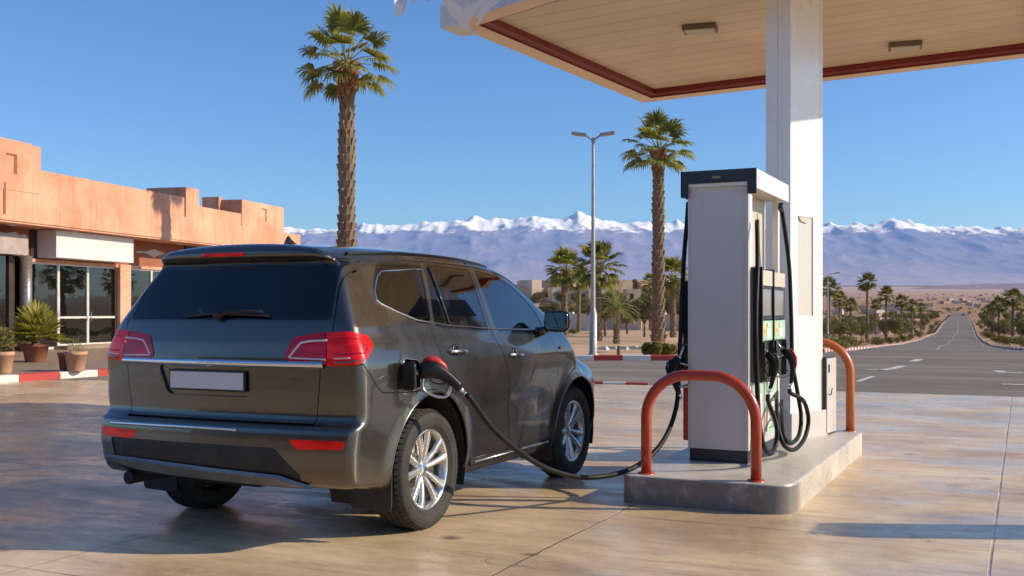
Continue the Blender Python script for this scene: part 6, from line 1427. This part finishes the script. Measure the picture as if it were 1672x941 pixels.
# row left of the long road
for k in range(96):
    t = (k + r_.random() * .8) / 96; d = 150 + 420 * t ** 1.3; off = r_.choice([6.0, 9.5, 14, 20, 28, 36]) + r_.uniform(-1, 1); px = float(_rp(d)) - off / d * FPX * (1.0 if d < 200 else .9)
    dn = d; lab = ('rounded olive tree', 'green bushy tree', 'dark dense tree')[k % 3] + ' in the belt on the left side of the long road'
    plant((T4, T5, T6)[k % 3], px, dn, r_.uniform(.55, .85), lab, 'avenue trees left of the road: ' + ('olive', 'green', 'dark')[k % 3])
for k in range(44):
    t = (k + r_.random() * .8) / 44; d = 150 + 430 * t ** 1.3; off = 12 + r_.choice([4.5, 7, 11, 16, 24]) + r_.uniform(-1, 1); px = float(_rp(d)) + off / d * FPX
    lab = ('rounded olive tree', 'green bushy tree', 'dark dense tree')[k % 3] + ' in the belt on the right side of the long road'
    if px < 1800: plant((T4, T5, T6)[k % 3], px, d, r_.uniform(.55, .90), lab, 'avenue trees right of the road: ' + ('olive', 'green', 'dark')[k % 3])
# slender palms along the road
PR = []
for s in (0, 1):
    e = empty('road_palm', (0, 0, 0)); tb, tip = palm_trunk(9.0, .24, .18, 200 + s, 10, 6); tb.build('trunk', [M['palm_bark'], M['palm_boot']], e); o = palm_crown(26, 1.15, 1.2, 210 + s, nseg=9).build('crown', [M['palm_far'], M['petiole']], e); o.location = tip; tag(e, 'x', 'palm tree'); PR.append(e)
PL = [(1354, 178, 472, 'slender palm nearest the column on the left of the road', 1), (1416, 200, 462, 'tallest slender palm on the left side of the long road', 1), (1447, 222, 483, 'second slender palm left of the road, right of the tallest', 1), (1472, 262, 493, 'slender palm where the left tree belt starts to thin', 1), (1371, 240, 490, 'slender palm behind the one nearest the column', 1), (1503, 330, 503, 'distant slender palm on the left near the bend of the belt', .9), (1489, 290, 500, 'slender palm between two others far along the left belt', .9),
      (1654, 180, 489, 'tallest slender palm on the right side of the road', 1), (1631, 225, 499, 'second slender palm on the right side of the road', 1), (1622, 290, 503, 'third slender palm on the right side, farther away', .9), (1613, 350, 506, 'farthest slender palm on the right side of the road', .9), (1668, 240, 497, 'slender palm at the right edge of the view', 1), (1389, 215, 500, 'low slender palm in the middle of the left belt', .8), (1430, 300, 498, 'slender palm deep inside the left tree belt', .9)]
for k, (px, d, tp, lab, w) in enumerate(PL):
    p_ = PR[k % 2]
    if p_.name in used: e = copy_tree(p_)
    else: used.add(p_.name); e = p_
    g = gat(px, d); e.location = g; h = zat(tp, d) - g.z; e.scale = (w, w, h / 9.0); e.rotation_euler = (0, 0, k * 1.3); e['label'] = lab; e['category'] = 'palm tree'
    for c in e.children:
        if c.name.startswith('crown'): c.scale = (1, 1, 9.0 / h * w)
# lamp standards far along the road
lamp_post(1351.5, 95, 449, 'distant double-headed street lamp beside the column', s=1)
for k, px in enumerate((1340,)): pass
# clipped bushes along both kerbs of the road
hb = make_bush('roadside_bush', 301, M['bush_leaf'], (0, 0, 0), 'x', 2.2, 1.3, n=1000, size=.10); used_b = [False]
def bush_at(px, d, sc, lab, group):
    if used_b[0]: e = copy_tree(hb)
    else: used_b[0] = True; e = hb
    e.location = gat(px, d); e.rotation_euler = (0, 0, rng.uniform(0, 6)); e.scale = (sc * rng.uniform(.9, 1.3), sc, sc * rng.uniform(.8, 1.1)); e['label'] = lab; e['group'] = group
for k in range(26):
    d = 62 + 10 * k + k * k * .25; w = r_.uniform(1.6, 3.4); bush_at(float(_rp(d)) - w / d * FPX, d, r_.uniform(.7, 1.15), 'clipped yellowish bush beside the left kerb of the long road', 'bushes along the left kerb')
for k in range(24):
    d = 66 + 10 * k + k * k * .3; w = 12 + r_.uniform(1.8, 3.6); bush_at(float(_rp(d)) + w / d * FPX, d, r_.uniform(.8, 1.25), 'clipped yellowish bush beside the right kerb of the long road', 'bushes along the right kerb')
for k, (px, d) in enumerate(((1352, 50), (1372, 58), (1366, 46), (902, 52), (914, 60), (935, 66), (1130, 60))): bush_at(px, d, .55 if k < 3 else .35, 'low dry bush on the sand patch ' + ('beside the column' if k < 3 else 'behind the street'), 'dry bushes ' + ('beside the column' if k < 3 else 'behind the street'))
# scattered scrub of the open plain, too many to count
def scrub():
    mb = MB(); rg = random.Random(9)
    for k in range(2600):
        px = rg.uniform(-100, 1900); d = math.exp(rg.uniform(math.log(300), math.log(4200))); g = gat(px, d); s = rg.uniform(.6, 1.6) * (1 + d / 1300)
        if 1500 < px < 1610 and d < 700: continue
        if rg.random() > float(fbm(np.array(g.x / 260.), np.array(g.y / 120.), 3, 77)) * 1.5: continue
        for q in range(4):
            a = rg.uniform(0, 6); c = Vector(g) + Vector((rg.uniform(-1, 1) * s, rg.uniform(-1, 1) * s, s * .4)); mb.add([c + Vector((math.cos(a + t) * s * .8, math.sin(a + t) * s * .8, rg.uniform(-.4, .6) * s)) for t in (0, 2.1, 4.2)], [(0, 1, 2)])
    o = mb.build('desert_scrub', M['dark_leaf']); tag(o, 'sparse dark scrub scattered over the sandy plain below the mountains', 'scrub', kind='stuff')
scrub()
